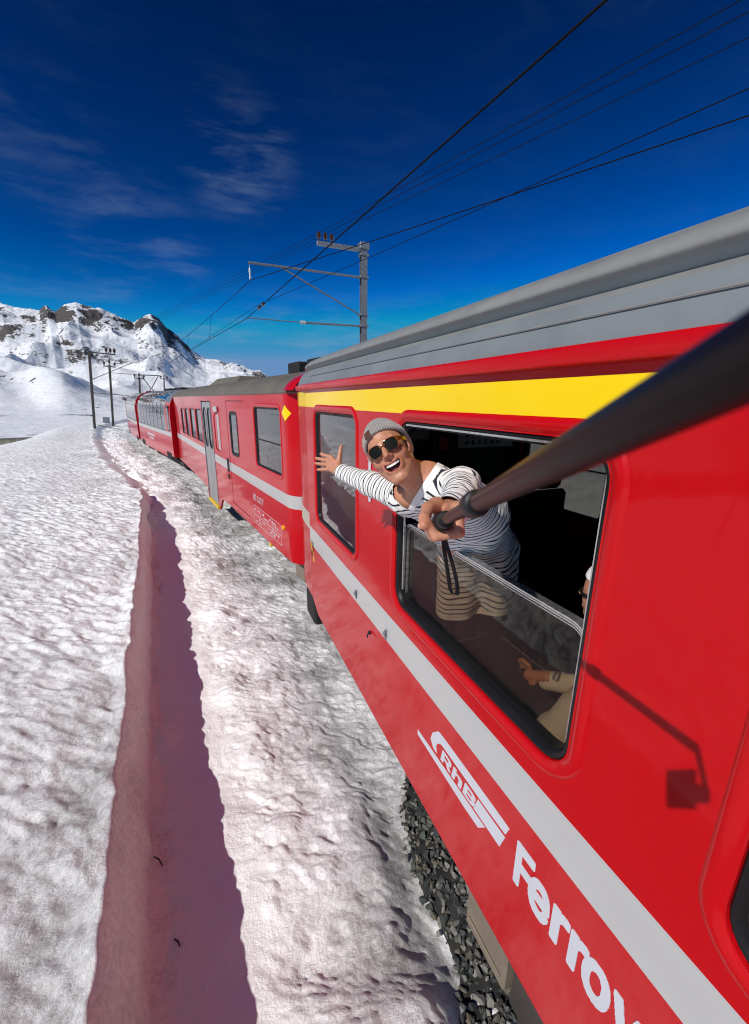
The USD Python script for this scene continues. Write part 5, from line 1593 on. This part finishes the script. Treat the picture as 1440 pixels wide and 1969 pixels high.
def sh_al(p):
    d = smin(cone(p, LSH + np.array([0.01, 0.01, 0]), LEL, 0.061, 0.047), cone(p, LEL, LWR + 0.03 * unit(LWR - LEL), 0.047, 0.035), 0.03)
    return d + folds(p, LSH, LWR, 0.0030, 0.042)


def sh_ar(p):
    d = smin(cone(p, RSH, REL, 0.068, 0.051), cone(p, REL, RWR, 0.051, 0.0385), 0.03)
    return d + folds(p, RSH, RWR, 0.0024, 0.038)


HEM = 1.80


def sh_torso(p):
    d = torso(p, 0.009)
    # the cloth hangs straight down from the belly to the hem
    d = smin(d, smin(cone(p, WAIST - WD * 0.10 + np.array([-.01, -.01, 0.04]), PELV - WD * 0.105 + np.array([-.03, -.03, -0.24]), 0.095, 0.098),
                     cone(p, WAIST + WD * 0.10 + np.array([-.01, -.01, 0.04]), PELV + WD * 0.10 + np.array([-.02, -.03, -0.24]), 0.095, 0.098), 0.10), 0.05)
    n = smin(np.full(p.shape[:-1], 9.0), d, 0.01)
    mid = (p - WAIST) @ WD
    return d + 0.006 * np.sin(mid * 46 + 4 * noise(p, 5.0, 19, 2)) * sstep(2.45, 2.15, p[..., 2])


def shirt_sdf(p):
    d = smin(smin(sh_torso(p), sh_al(p), 0.028), sh_ar(p), 0.028)
    return d + wrinkle(p)


v, f = surface(shirt_sdf, (0.36, 0.60, 1.70), (1.56, 2.06, 2.86), 0.0042)
v = relax(v, f, 1)
v[:, 0] = np.where((v[:, 2] < 2.232) & (v[:, 0] > 0.95), np.maximum(v[:, 0], 1.064), v[:, 0])    # the cloth rests against the lowered pane
COLL = NECK + np.array([-0.030, -0.012, 0.016])
ndir = unit(H2W((0, -0.03, -0.06)) - NECK)
fdir = unit(yh - (yh @ ndir) * ndir)
sdir = np.cross(ndir, fdir)
EDGE = 0.0
VLOW = CAM + C2W(0.104, 0.002, -1.45)


def collar_field(v):
    """Positive inside the neck opening: a tilted plane through the collar, lower in front."""
    rel = v - VLOW
    pl = smin(rel @ C2W(-0.83, 0.55, -0.10), rel @ C2W(0.80, 0.60, 0.0), 0.02)
    return np.where(np.linalg.norm(v - (COLL + 0.03 * ndir), axis=1) < 0.17, pl, -1.0)


v, f = clip(v, f, collar_field(v) - EDGE)
v, f = clip(v, f, np.where(np.linalg.norm(v - LWR, axis=1) < 0.09, (v - LWR) @ unit(LWR - LEL) - 0.014, -1.0))
v, f = clip(v, f, np.where(np.linalg.norm(v - RWR, axis=1) < 0.09, (v - RWR) @ unit(RWR - REL) + 0.002, -1.0))
v, f = clip(v, f, HEM + 0.02 * np.sin(((v - WAIST) @ WD) * 9) - v[:, 2])
neckline = collar_field(v)
alive = np.ones(len(f), bool)
da, db, dt = sh_al(v), sh_ar(v), sh_torso(v)
fa = (da[f].mean(1) < dt[f].mean(1) - 0.004) & (da[f].mean(1) < db[f].mean(1))
fb = (db[f].mean(1) < dt[f].mean(1) - 0.004) & ~fa
spine = [PELV + np.array([0, 0, -0.2]), PELV, WAIST, CHEST, UPPER, NECK, NECK + 0.2 * unit(NECK - UPPER)]
sl = np.concatenate([[0], np.cumsum(np.linalg.norm(np.diff(np.array(spine), axis=0), axis=1))])
best, sv, latv = np.full(len(v), 9.0), np.zeros(len(v)), np.zeros(len(v))
wsum = np.zeros(len(v))
for i in range(len(spine) - 1):
    ab = spine[i + 1] - spine[i]
    t = np.clip(((v - spine[i]) @ ab) / (ab @ ab), -0.2 if i == 0 else 0, 1)
    dd_ = np.linalg.norm(v - spine[i] - t[:, None] * ab, axis=1)
    w = np.exp(-dd_ / 0.05)
    sv += w * (sl[i] + t * np.linalg.norm(ab)); wsum += w
sv /= wsum
_sc = sl[3]
sv = np.where(sv < _sc, _sc + (sv - _sc) * 0.62, sv)
lv_ = (v - CHEST) @ unit(SHD + WD)
st_t = (sv + 0.22 * np.abs(lv_ + 0.02) * sstep(0.25, 0.45, sv) * np.exp(-np.maximum(0, -((v - CHEST) @ yh)) / 0.2) + 0.012 * noise(v, 8.0, 55, 2)) / 0.0235


def armlen(a, b, c):
    l1 = np.linalg.norm(b - a)
    s1_ = (v - a) @ unit(b - a); s2_ = l1 + (v - b) @ unit(c - b)
    w = sstep(l1 - 0.04, l1 + 0.04, s1_)
    return s1_ * (1 - w) + s2_ * w


st_l = (armlen(LSH, LEL, LWR) + 0.2 + 0.014 * noise(v, 14.0, 56, 2)) / 0.0155
st_r = (armlen(RSH, REL, RWR) + 0.2 + 0.014 * noise(v, 14.0, 57, 2)) / 0.0165
st_t = np.maximum(st_t, 0.01); st_l = np.maximum(st_l, .01); st_r = np.maximum(st_r, .01)
st_t[neckline > -0.024] = -1.0
st_t[v[:, 2] < HEM + 0.022 + 0.02 * np.sin(((v - WAIST) @ WD) * 9)] = -1.0
for nm, keep, st in (("shirt", alive & ~fa & ~fb, st_t), ("sleeve", alive & fa, st_l), ("sleeve", alive & fb, st_r)):
    ids, ff = submesh(v, f, keep)
    par = man if nm == "shirt" else shp
    o = put(nm, (v[ids], ff), MAT["shirt"], par, smooth=True, attrs={"stripe": fl(st[ids])})
    if nm == "shirt":
        shp = o
# trousers
def trs(p):
    d = smin(cone(p, PELV - WD * 0.08, PELV - WD * 0.10 + np.array([0.05, 0.03, -0.95]), 0.112, 0.065), cone(p, PELV + WD * 0.08, PELV + WD * 0.11 + np.array([0.05, 0.03, -0.95]), 0.112, 0.065), 0.03)
    return smin(d, cone(p, PELV - WD * 0.07 + [0, 0, .06], PELV + WD * 0.07 + [0, 0, .06], 0.112, 0.112), 0.05)


v, f = surface(trs, (0.95, 1.3, 0.95), (1.60, 1.95, 2.20), 0.012)
put("trousers", (v, f), MAT["trouser"], man, smooth=True)


# beanie: ribbed knit over the skull, brim low at the back, cuff folded up
def bean(p):
    q = (p - HC) @ HEAD.T / HS
    d = ell(q, (0, -0.016, 0.032), (0.0865, 0.108, 0.107))
    d = smin(d, ell(q, (0.004, -0.085, 0.020), (0.072, 0.070, 0.074)), 0.04)
    ph = np.arctan2(q[..., 0], q[..., 1] + 0.016)
    d = d - 0.0012 * np.cos(ph * 64)
    brim = q[..., 2] - (0.030 + 0.36 * q[..., 1] - 0.35 * np.maximum(0, -q[..., 1] - 0.01))
    cuff = np.exp(-((brim - 0.020) / 0.024) ** 4)
    d = d - 0.0045 * cuff - 0.0016 * np.cos(ph * 64) * cuff
    sk = ell(q, (0, -0.014, 0.030), (0.0795, 0.100, 0.097))
    return smax(smax(d, -brim, 0.006), -sk, 0.004)


v, f = surface(bean, HC - 0.19, HC + 0.19, 0.0022)
hat = put("beanie", (v, f), MAT["knit"], man, smooth=True, label="grey ribbed knit beanie", attrs={"rib": fl(np.zeros(len(v)))})
pc = []
for i in np.linspace(-1, 1, 8):
    row = []
    for j in np.linspace(-1, 1, 6):
        th_ = -0.40 + 0.17 * i
        z_ = 0.073 + 0.013 * j
        rr = 0.0
        x_, y_ = 0.0985 * math.sin(th_), -0.016 + 0.119 * math.cos(th_)
        k_ = math.sqrt(max(0.02, 1 - ((z_ - 0.03) / 0.112) ** 2))
        row.append(H2W((x_ * k_, -0.016 + (y_ + 0.016) * k_, z_)))
    pc.append(row)
MB().grid(np.array(pc)).build("leather_patch", MAT["leather"], hat, smooth=True)

# hair at temple and nape
def hair(p):
    q = (p - HC) @ HEAD.T / HS
    qs = np.stack([np.abs(q[..., 0]), q[..., 1], q[..., 2]], -1)
    d = ell(q, (0, -0.014, 0.030), (0.079, 0.0995, 0.102))
    d = smin(d, ell(q, (0, -0.062, -0.03), (0.058, 0.045, 0.05)), 0.02)
    d = smin(d, cone(qs, (0.073, 0.012, 0.01), (0.072, 0.006, -0.018), 0.007, 0.004), 0.008)
    cut = -(q[..., 1] - 0.024 + 0.2 * np.minimum(0, q[..., 2]))
    return smax(smax(d, q[..., 1] - 0.026, 0.006), -(q[..., 2] + 0.048), 0.006)


v, f = surface(hair, HC - 0.18, HC + 0.18, 0.004)
put("hair", (v, f), MAT["hair"], man, smooth=True)
# teeth, tongue, mouth cavity
def arcstrip(z0, z1, y0, w, t0=0.0):
    P = []
    for i in np.linspace(-1, 1, 17):
        y_ = y0 - 0.013 * i * i
        tooth = 0.0007 * abs(math.sin(i * 4.5 * math.pi))
        P.append([H2W((w * i, y_ + tooth, z0 - (z0 - z1) * 0.0 + 0.004 * i * i)), H2W((w * i, y_ + 0.0015 + tooth, (z0 + z1) / 2 + 0.004 * i * i)), H2W((w * i, y_ + tooth, z1 + 0.005 * i * i + 0.0006 * (1 - abs(math.sin(i * 4.5 * math.pi)))))])
    return np.array(P)


P = []
for i in np.linspace(-1, 1, 25):
    x_ = 0.0275 * i
    y_ = 0.0850 - 0.012 * i * i
    tooth = 0.0008 * abs(math.sin(i * 4.5 * math.pi))
    zt = -0.0655 + 7.5 * x_ * x_
    P.append([H2W((x_, y_ + tooth, zt)), H2W((x_, y_ + 0.0016 + tooth, zt - 0.006)), H2W((x_, y_ + tooth, zt - 0.0108 + 0.0008 * (1 - tooth / 0.0008)))])
MB().grid(np.array(P)).build("upper_teeth", MAT["teeth"], bodyp, smooth=True)
v, f = surface(lambda p: ell((p - HC) @ HEAD.T / HS, (0, 0.066, -0.092), (0.020, 0.020, 0.0065)), HC - 0.12, HC + 0.12, 0.003)
put("tongue", (v, f), MAT["tongue"], bodyp, smooth=True)
v, f = surface(lambda p: ell((p - HC) @ HEAD.T / HS, (0, 0.056, -0.077), (0.031, 0.010, 0.0195)), HC - 0.12, HC + 0.12, 0.003)
put("mouth_inside", (v, f), MAT["mouth"], bodyp, smooth=True)

# sunglasses
sg = None
def lens_outline(s, k=1.0, n=28):
    out = []
    for t in np.linspace(0, 2 * np.pi, n, endpoint=False):
        cx, cz = math.cos(t), math.sin(t)
        e = 3.6
        rx, rz = 0.0255 * k, 0.0215 * k
        x_ = math.copysign(abs(cx) ** (2 / e), cx) * rx
        z_ = math.copysign(abs(cz) ** (2 / e), cz) * rz
        x_ *= 1 - 0.10 * (z_ < 0) * min(1, -z_ / 0.02) if z_ < 0 else 1
        out.append((s * 0.0335 + x_, 0.1005 - 2.4 * (s * 0.0335 + x_) ** 2, -0.006 + z_))
    return np.array(out)


mbf = MB()
for s in (-1, 1):
    o_, i_ = lens_outline(s, 1.13), lens_outline(s, 1.0)
    P = np.array([o_ - [0, .0025, 0], o_ + [0, .0025, 0], i_ + [0, .0030, 0], i_ - [0, .0025, 0]])
    mbf.grid(np.array([H2W(k) for k in P]), closed_u=True, closed_v=True)
mbf.tube([H2W(a) for a in ((-0.011, 0.1000, 0.002), (-0.005, 0.1035, 0.005), (0.005, 0.1035, 0.005), (0.011, 0.1000, 0.002))], 0.0036, 8)
sg = mbf.build("sunglasses", MAT["tortoise"], man, smooth=40, label="amber framed sunglasses with dark lenses")
for s in (-1, 1):
    i_ = lens_outline(s, 1.02)
    c_ = i_.mean(0) + [0, 0.0022, 0]
    MB().add(np.array([H2W(k) for k in np.vstack([i_, c_])]), [[k, (k + 1) % 28, 28] for k in range(28)]).build("lens", MAT["lens"], sg, smooth=True)
    P = []
    for t in np.linspace(0, 1, 8):
        x_, y_, z_ = s * (0.0605 + 0.0235 * min(1, t * 2.2)), 0.0925 - 0.115 * t, 0.004 - 0.004 * t
        h_ = 0.0085 - 0.004 * t
        P.append([H2W((x_ - s * .0018, y_, z_ - h_)), H2W((x_ - s * .0018, y_, z_ + h_)), H2W((x_ + s * .0018, y_, z_ + h_)), H2W((x_ + s * .0018, y_, z_ - h_))])
    MB().grid(np.array(P), closed_v=True).build("temple", MAT["tortoise"], sg, smooth=40)

# ---- selfie stick with phone clamp and phone (held out beside and behind the lens)
st = thing("selfie_stick", "dark telescopic selfie stick with black collars running from the hand towards the viewer", "selfie stick", (0, 0, 0))
LEN = np.linalg.norm(SEND - GRIP)


def S(a):
    return GRIP + SX * a


MB().lathe([(0.0, -0.085), (0.013, -0.085), (0.016, -0.078), (0.0165, 0.04), (0.018, 0.045), (0.018, 0.060), (0.015, 0.063), (0.0, 0.063)], GRIP, SX, 28).build("handle", MAT["black"], st, smooth=35)
MB().tube([S(0.06), S(0.110)], 0.0088, 24).build("tube_section", MAT["stickmat"], st, smooth=40)
MB().lathe([(0.0088, 0.086), (0.0150, 0.088), (0.0162, 0.092), (0.0162, 0.104), (0.0150, 0.108), (0.0088, 0.109)], GRIP, SX, 28).build("collar", MAT["black"], st, smooth=35)
MB().tube([S(0.105), S(0.38)], 0.0098, 28).build("tube_section", MAT["stickmat"], st, smooth=40)
MB().lathe([(0.0098, 0.362), (0.0145, 0.364), (0.0158, 0.369), (0.0158, 0.382), (0.0150, 0.385), (0.0158, 0.388), (0.0158, 0.394), (0.0140, 0.399), (0.0108, 0.400)], GRIP, SX, 32).build("collar", MAT["black"], st, smooth=35)
MB().tube([S(0.395), S(LEN + 0.055)], 0.0108, 32).build("tube_section", MAT["stickmat"], st, smooth=40)
cl_ = S(LEN + 0.062)
pb_ = CAM - 0.016 * F
MB().tube([S(LEN + 0.045), cl_, pb_ + 0.056 * Rd - 0.018 * F + 0.0 * Ud], 0.006, 14).build("clamp_arm", MAT["black"], st, smooth=40)
def obox(mb, c, hx, hu, hf, ch=0.006):
    m = MB().box(-hx, hx, -hu, hu, -hf, hf, ch).arrays()
    return mb.add(c + m[0][:, :1] * Rd + m[0][:, 1:2] * Ud - m[0][:, 2:] * F, m[1])


obox(MB(), pb_ + 0.014 * Rd - 0.01 * Ud - 0.018 * F, 0.046, 0.018, 0.014).build("phone_clamp", MAT["black"], st)
ph = thing("phone", "black phone held in the stick clamp at the viewer's position", "phone", (0, 0, 0))
obox(MB(), pb_ + 0.012 * Rd - 0.012 * Ud, 0.036, 0.048, 0.004, 0.0035).build("case", MAT["phone"], ph)
obox(MB(), pb_ + 0.012 * Rd - 0.012 * Ud - 0.0046 * F, 0.033, 0.045, 0.0004, 0.0002).build("screen", MAT["lens"], ph)
# wrist strap
sw = thing("wrist_strap", "black wrist strap hanging from the hand over the lowered pane", "strap", (0, 0, 0))
a_ = GRIP + np.array([0.03, 0.03, -0.035])
loop = [a_, a_ + np.array([0.012, 0.010, -0.05]), a_ + np.array([0.030, 0.018, -0.11]), a_ + np.array([0.040, 0.020, -0.150]), a_ + np.array([0.046, 0.014, -0.160]), a_ + np.array([0.050, 0.006, -0.150]), a_ + np.array([0.038, 0.004, -0.10]), a_ + np.array([0.020, 0.004, -0.05]), a_ + np.array([0.004, 0.0, -0.01])]
from scipy.interpolate import CubicSpline
cs = CubicSpline(np.arange(len(loop)), np.array(loop))
pp = cs(np.linspace(0, len(loop) - 1, 60))
P = np.array([[p_ + 0.006 * (-0.8 * Rd + 0.3 * Ud) * s_ + 0.0012 * Bd * t_ for s_, t_ in ((-1, -1), (1, -1), (1, 1), (-1, 1))] for p_ in pp])
MB().grid(P, closed_v=True).build("webbing", MAT["black"], sw, smooth=40)
MB().box(-0.008, 0.008, -0.006, 0.006, -0.014, 0.014, 0.003).build("toggle", MAT["black"], sw) if False else None

# ---- the second passenger, sitting beside the window and mostly hidden by the wall
sit = thing("person", "seated passenger in cream sweater and white cap, mostly hidden behind the window edge", "person", (0, 0, 0))
H2 = np.array([1.31, 0.940, 2.225])
LS, LE, LW_ = np.array([1.235, 0.83, 1.95]), np.array([1.165, 0.955, 1.66]), np.array([1.30, 1.13, 1.52])
RS_, RE, RW_ = np.array([1.60, 0.86, 1.95]), np.array([1.55, 1.00, 1.72]), np.array([1.345, 1.19, 1.70])


def sit_hand(p):
    d = cone(p, RW_, RW_ + np.array([-0.03, 0.08, -0.035]), 0.028, 0.026)
    for k, (dx, dz) in enumerate(((0.012, 0.052), (0.020, 0.036), (0.024, 0.018), (0.024, 0.002))):
        a = RW_ + np.array([-0.03 + dx * .6, 0.09, -0.03 + dz * .7])
        m = a + np.array([-0.006 + dx * .3, 0.042 - 0.004 * k, 0.006])
        t = m + np.array([0.0, 0.030, -0.020])
        d = smin(d, chain(p, [(a, 0.010), (m, 0.009), (t, 0.0075)]), 0.004)
    th_ = RW_ + np.array([-0.035, 0.04, -0.045])
    d = smin(d, chain(p, [(th_, 0.013), (th_ + np.array([-0.014, 0.030, -0.040]), 0.010), (th_ + np.array([-0.008, 0.066, -0.058]), 0.008)]), 0.008)
    return d


def sit_body(p):
    q = p - H2
    qs = q.copy(); qs[..., 0] = np.abs(qs[..., 0])
    d = ell(q, (0, -0.01, 0.035), (0.075, 0.096, 0.098))
    d = smin(d, ell(q, (0, 0.03, -0.03), (0.06, 0.062, 0.085)), 0.03)
    d = smin(d, ell(q, (0, 0.068, -0.10), (0.022, 0.02, 0.016)), 0.03)
    d = smin(d, cone(q, (0, 0.086, 0.006), (0, 0.114, -0.034), 0.008, 0.012), 0.01)
    d = smin(d, cone(q, (-0.016, 0.086, -0.072), (0.016, 0.086, -0.072), 0.008, 0.008), 0.008)
    d = smin(d, ell(qs, (0.077, -0.014, -0.01), (0.01, 0.018, 0.03)), 0.008)
    d = smin(d, cone(p, H2 + [0, -0.03, -0.06], np.array([1.39, 0.80, 1.98]), 0.052, 0.06), 0.03)
    d = smin(d, cone(p, np.array([1.40, 0.80, 1.58]), np.array([1.40, 0.80, 1.90]), 0.13, 0.12), 0.05)
    d = smin(d, smin(cone(p, RS_, RE, 0.045, 0.04), cone(p, RE, RW_, 0.04, 0.028), 0.02), 0.03)
    d = smin(d, smin(cone(p, LS, LE, 0.045, 0.04), cone(p, LE, LW_, 0.04, 0.028), 0.02), 0.03)
    d = smin(d, sit_hand(p), 0.012)
    d = smin(d, cone(p, LW_, LW_ + np.array([0.03, 0.09, -0.02]), 0.026, 0.03), 0.02)
    return d


v, f = surface(sit_body, (1.06, 0.60, 1.42), (1.72, 1.42, 2.42), 0.0055)
v = relax(v, f, 1)
put("body", (v, f), MAT["skin"], sit, smooth=True, attrs={"tint": (COLORS, Vt.Vec3fArray.FromNumpy(np.ones((len(v), 3), np.float32)))})


def sweater(p):
    d = smin(cone(p, np.array([1.34, 0.80, 1.56]), np.array([1.34, 0.80, 1.90]), 0.15, 0.12), cone(p, np.array([1.47, 0.80, 1.56]), np.array([1.47, 0.80, 1.90]), 0.15, 0.12), 0.05)
    d = smin(d, cone(p, RS_, LS, 0.068, 0.068), 0.05)
    d = smin(d, smin(cone(p, RS_, RE, 0.07, 0.058), cone(p, RE, RW_ - 0.01, 0.058, 0.040), 0.03), 0.03)
    d = smin(d, smin(cone(p, LS, LE, 0.078, 0.072), cone(p, LE, LW_ - 0.01, 0.066, 0.044), 0.04), 0.03)
    d = smin(d, cone(p, np.array([1.37, 0.82, 1.98]), np.array([1.345, 0.835, 2.05]), 0.082, 0.072), 0.03)
    return d + noise(p, 12.0, 300, 3) * 0.016


v, f = surface(sweater, (1.05, 0.56, 1.36), (1.78, 1.32, 2.16), 0.008)
gone = (np.linalg.norm(v - RW_, axis=1) < 0.05) & ((v - RW_) @ unit(RW_ - RE) > -0.004)
gone |= (v[:, 2] > 2.045) & (np.linalg.norm(v[:, :2] - np.array([1.345, 0.835]), axis=1) < 0.12)
ids, ff = submesh(v, f, ~gone[f].any(1))
put("sweater", (v[ids], ff), MAT["cream"], sit, smooth=True)


def cap(p):
    q = p - H2
    d = ell(q, (0, -0.012, 0.036), (0.084, 0.106, 0.104))
    d = smax(d, -(q[..., 2] - 0.055), 0.004)
    return d


v, f = surface(cap, H2 - 0.22, H2 + 0.22, 0.005)
put("cap", (v, f), MAT["white"], sit, smooth=True, label="white cap")
mb = MB()
for s in (-1, 1):
    mb.tube([H2 + np.array([s * 0.012, 0.099, -0.006]), H2 + np.array([s * 0.05, 0.082, -0.004]), H2 + np.array([s * 0.075, 0.05, 0.0]), H2 + np.array([s * 0.079, -0.01, 0.0])], 0.006, 6)
mb.build("glasses", MAT["black"], sit, smooth=True)


def legs(p):
    d = cone(p, np.array([1.33, 0.80, 1.58]), np.array([1.30, 1.22, 1.56]), 0.09, 0.07)
    d = smin(d, cone(p, np.array([1.47, 0.80, 1.58]), np.array([1.50, 1.22, 1.56]), 0.09, 0.07), 0.03)
    d = smin(d, cone(p, np.array([1.30, 1.22, 1.56]), np.array([1.30, 1.20, 1.10]), 0.07, 0.05), 0.02)
    return smin(d, cone(p, np.array([1.50, 1.22, 1.56]), np.array([1.50, 1.20, 1.10]), 0.07, 0.05), 0.02)


v, f = surface(legs, (1.18, 0.66, 1.02), (1.62, 1.34, 1.74), 0.014)
put("trousers", (v, f), MAT["trouser"], sit, smooth=True)
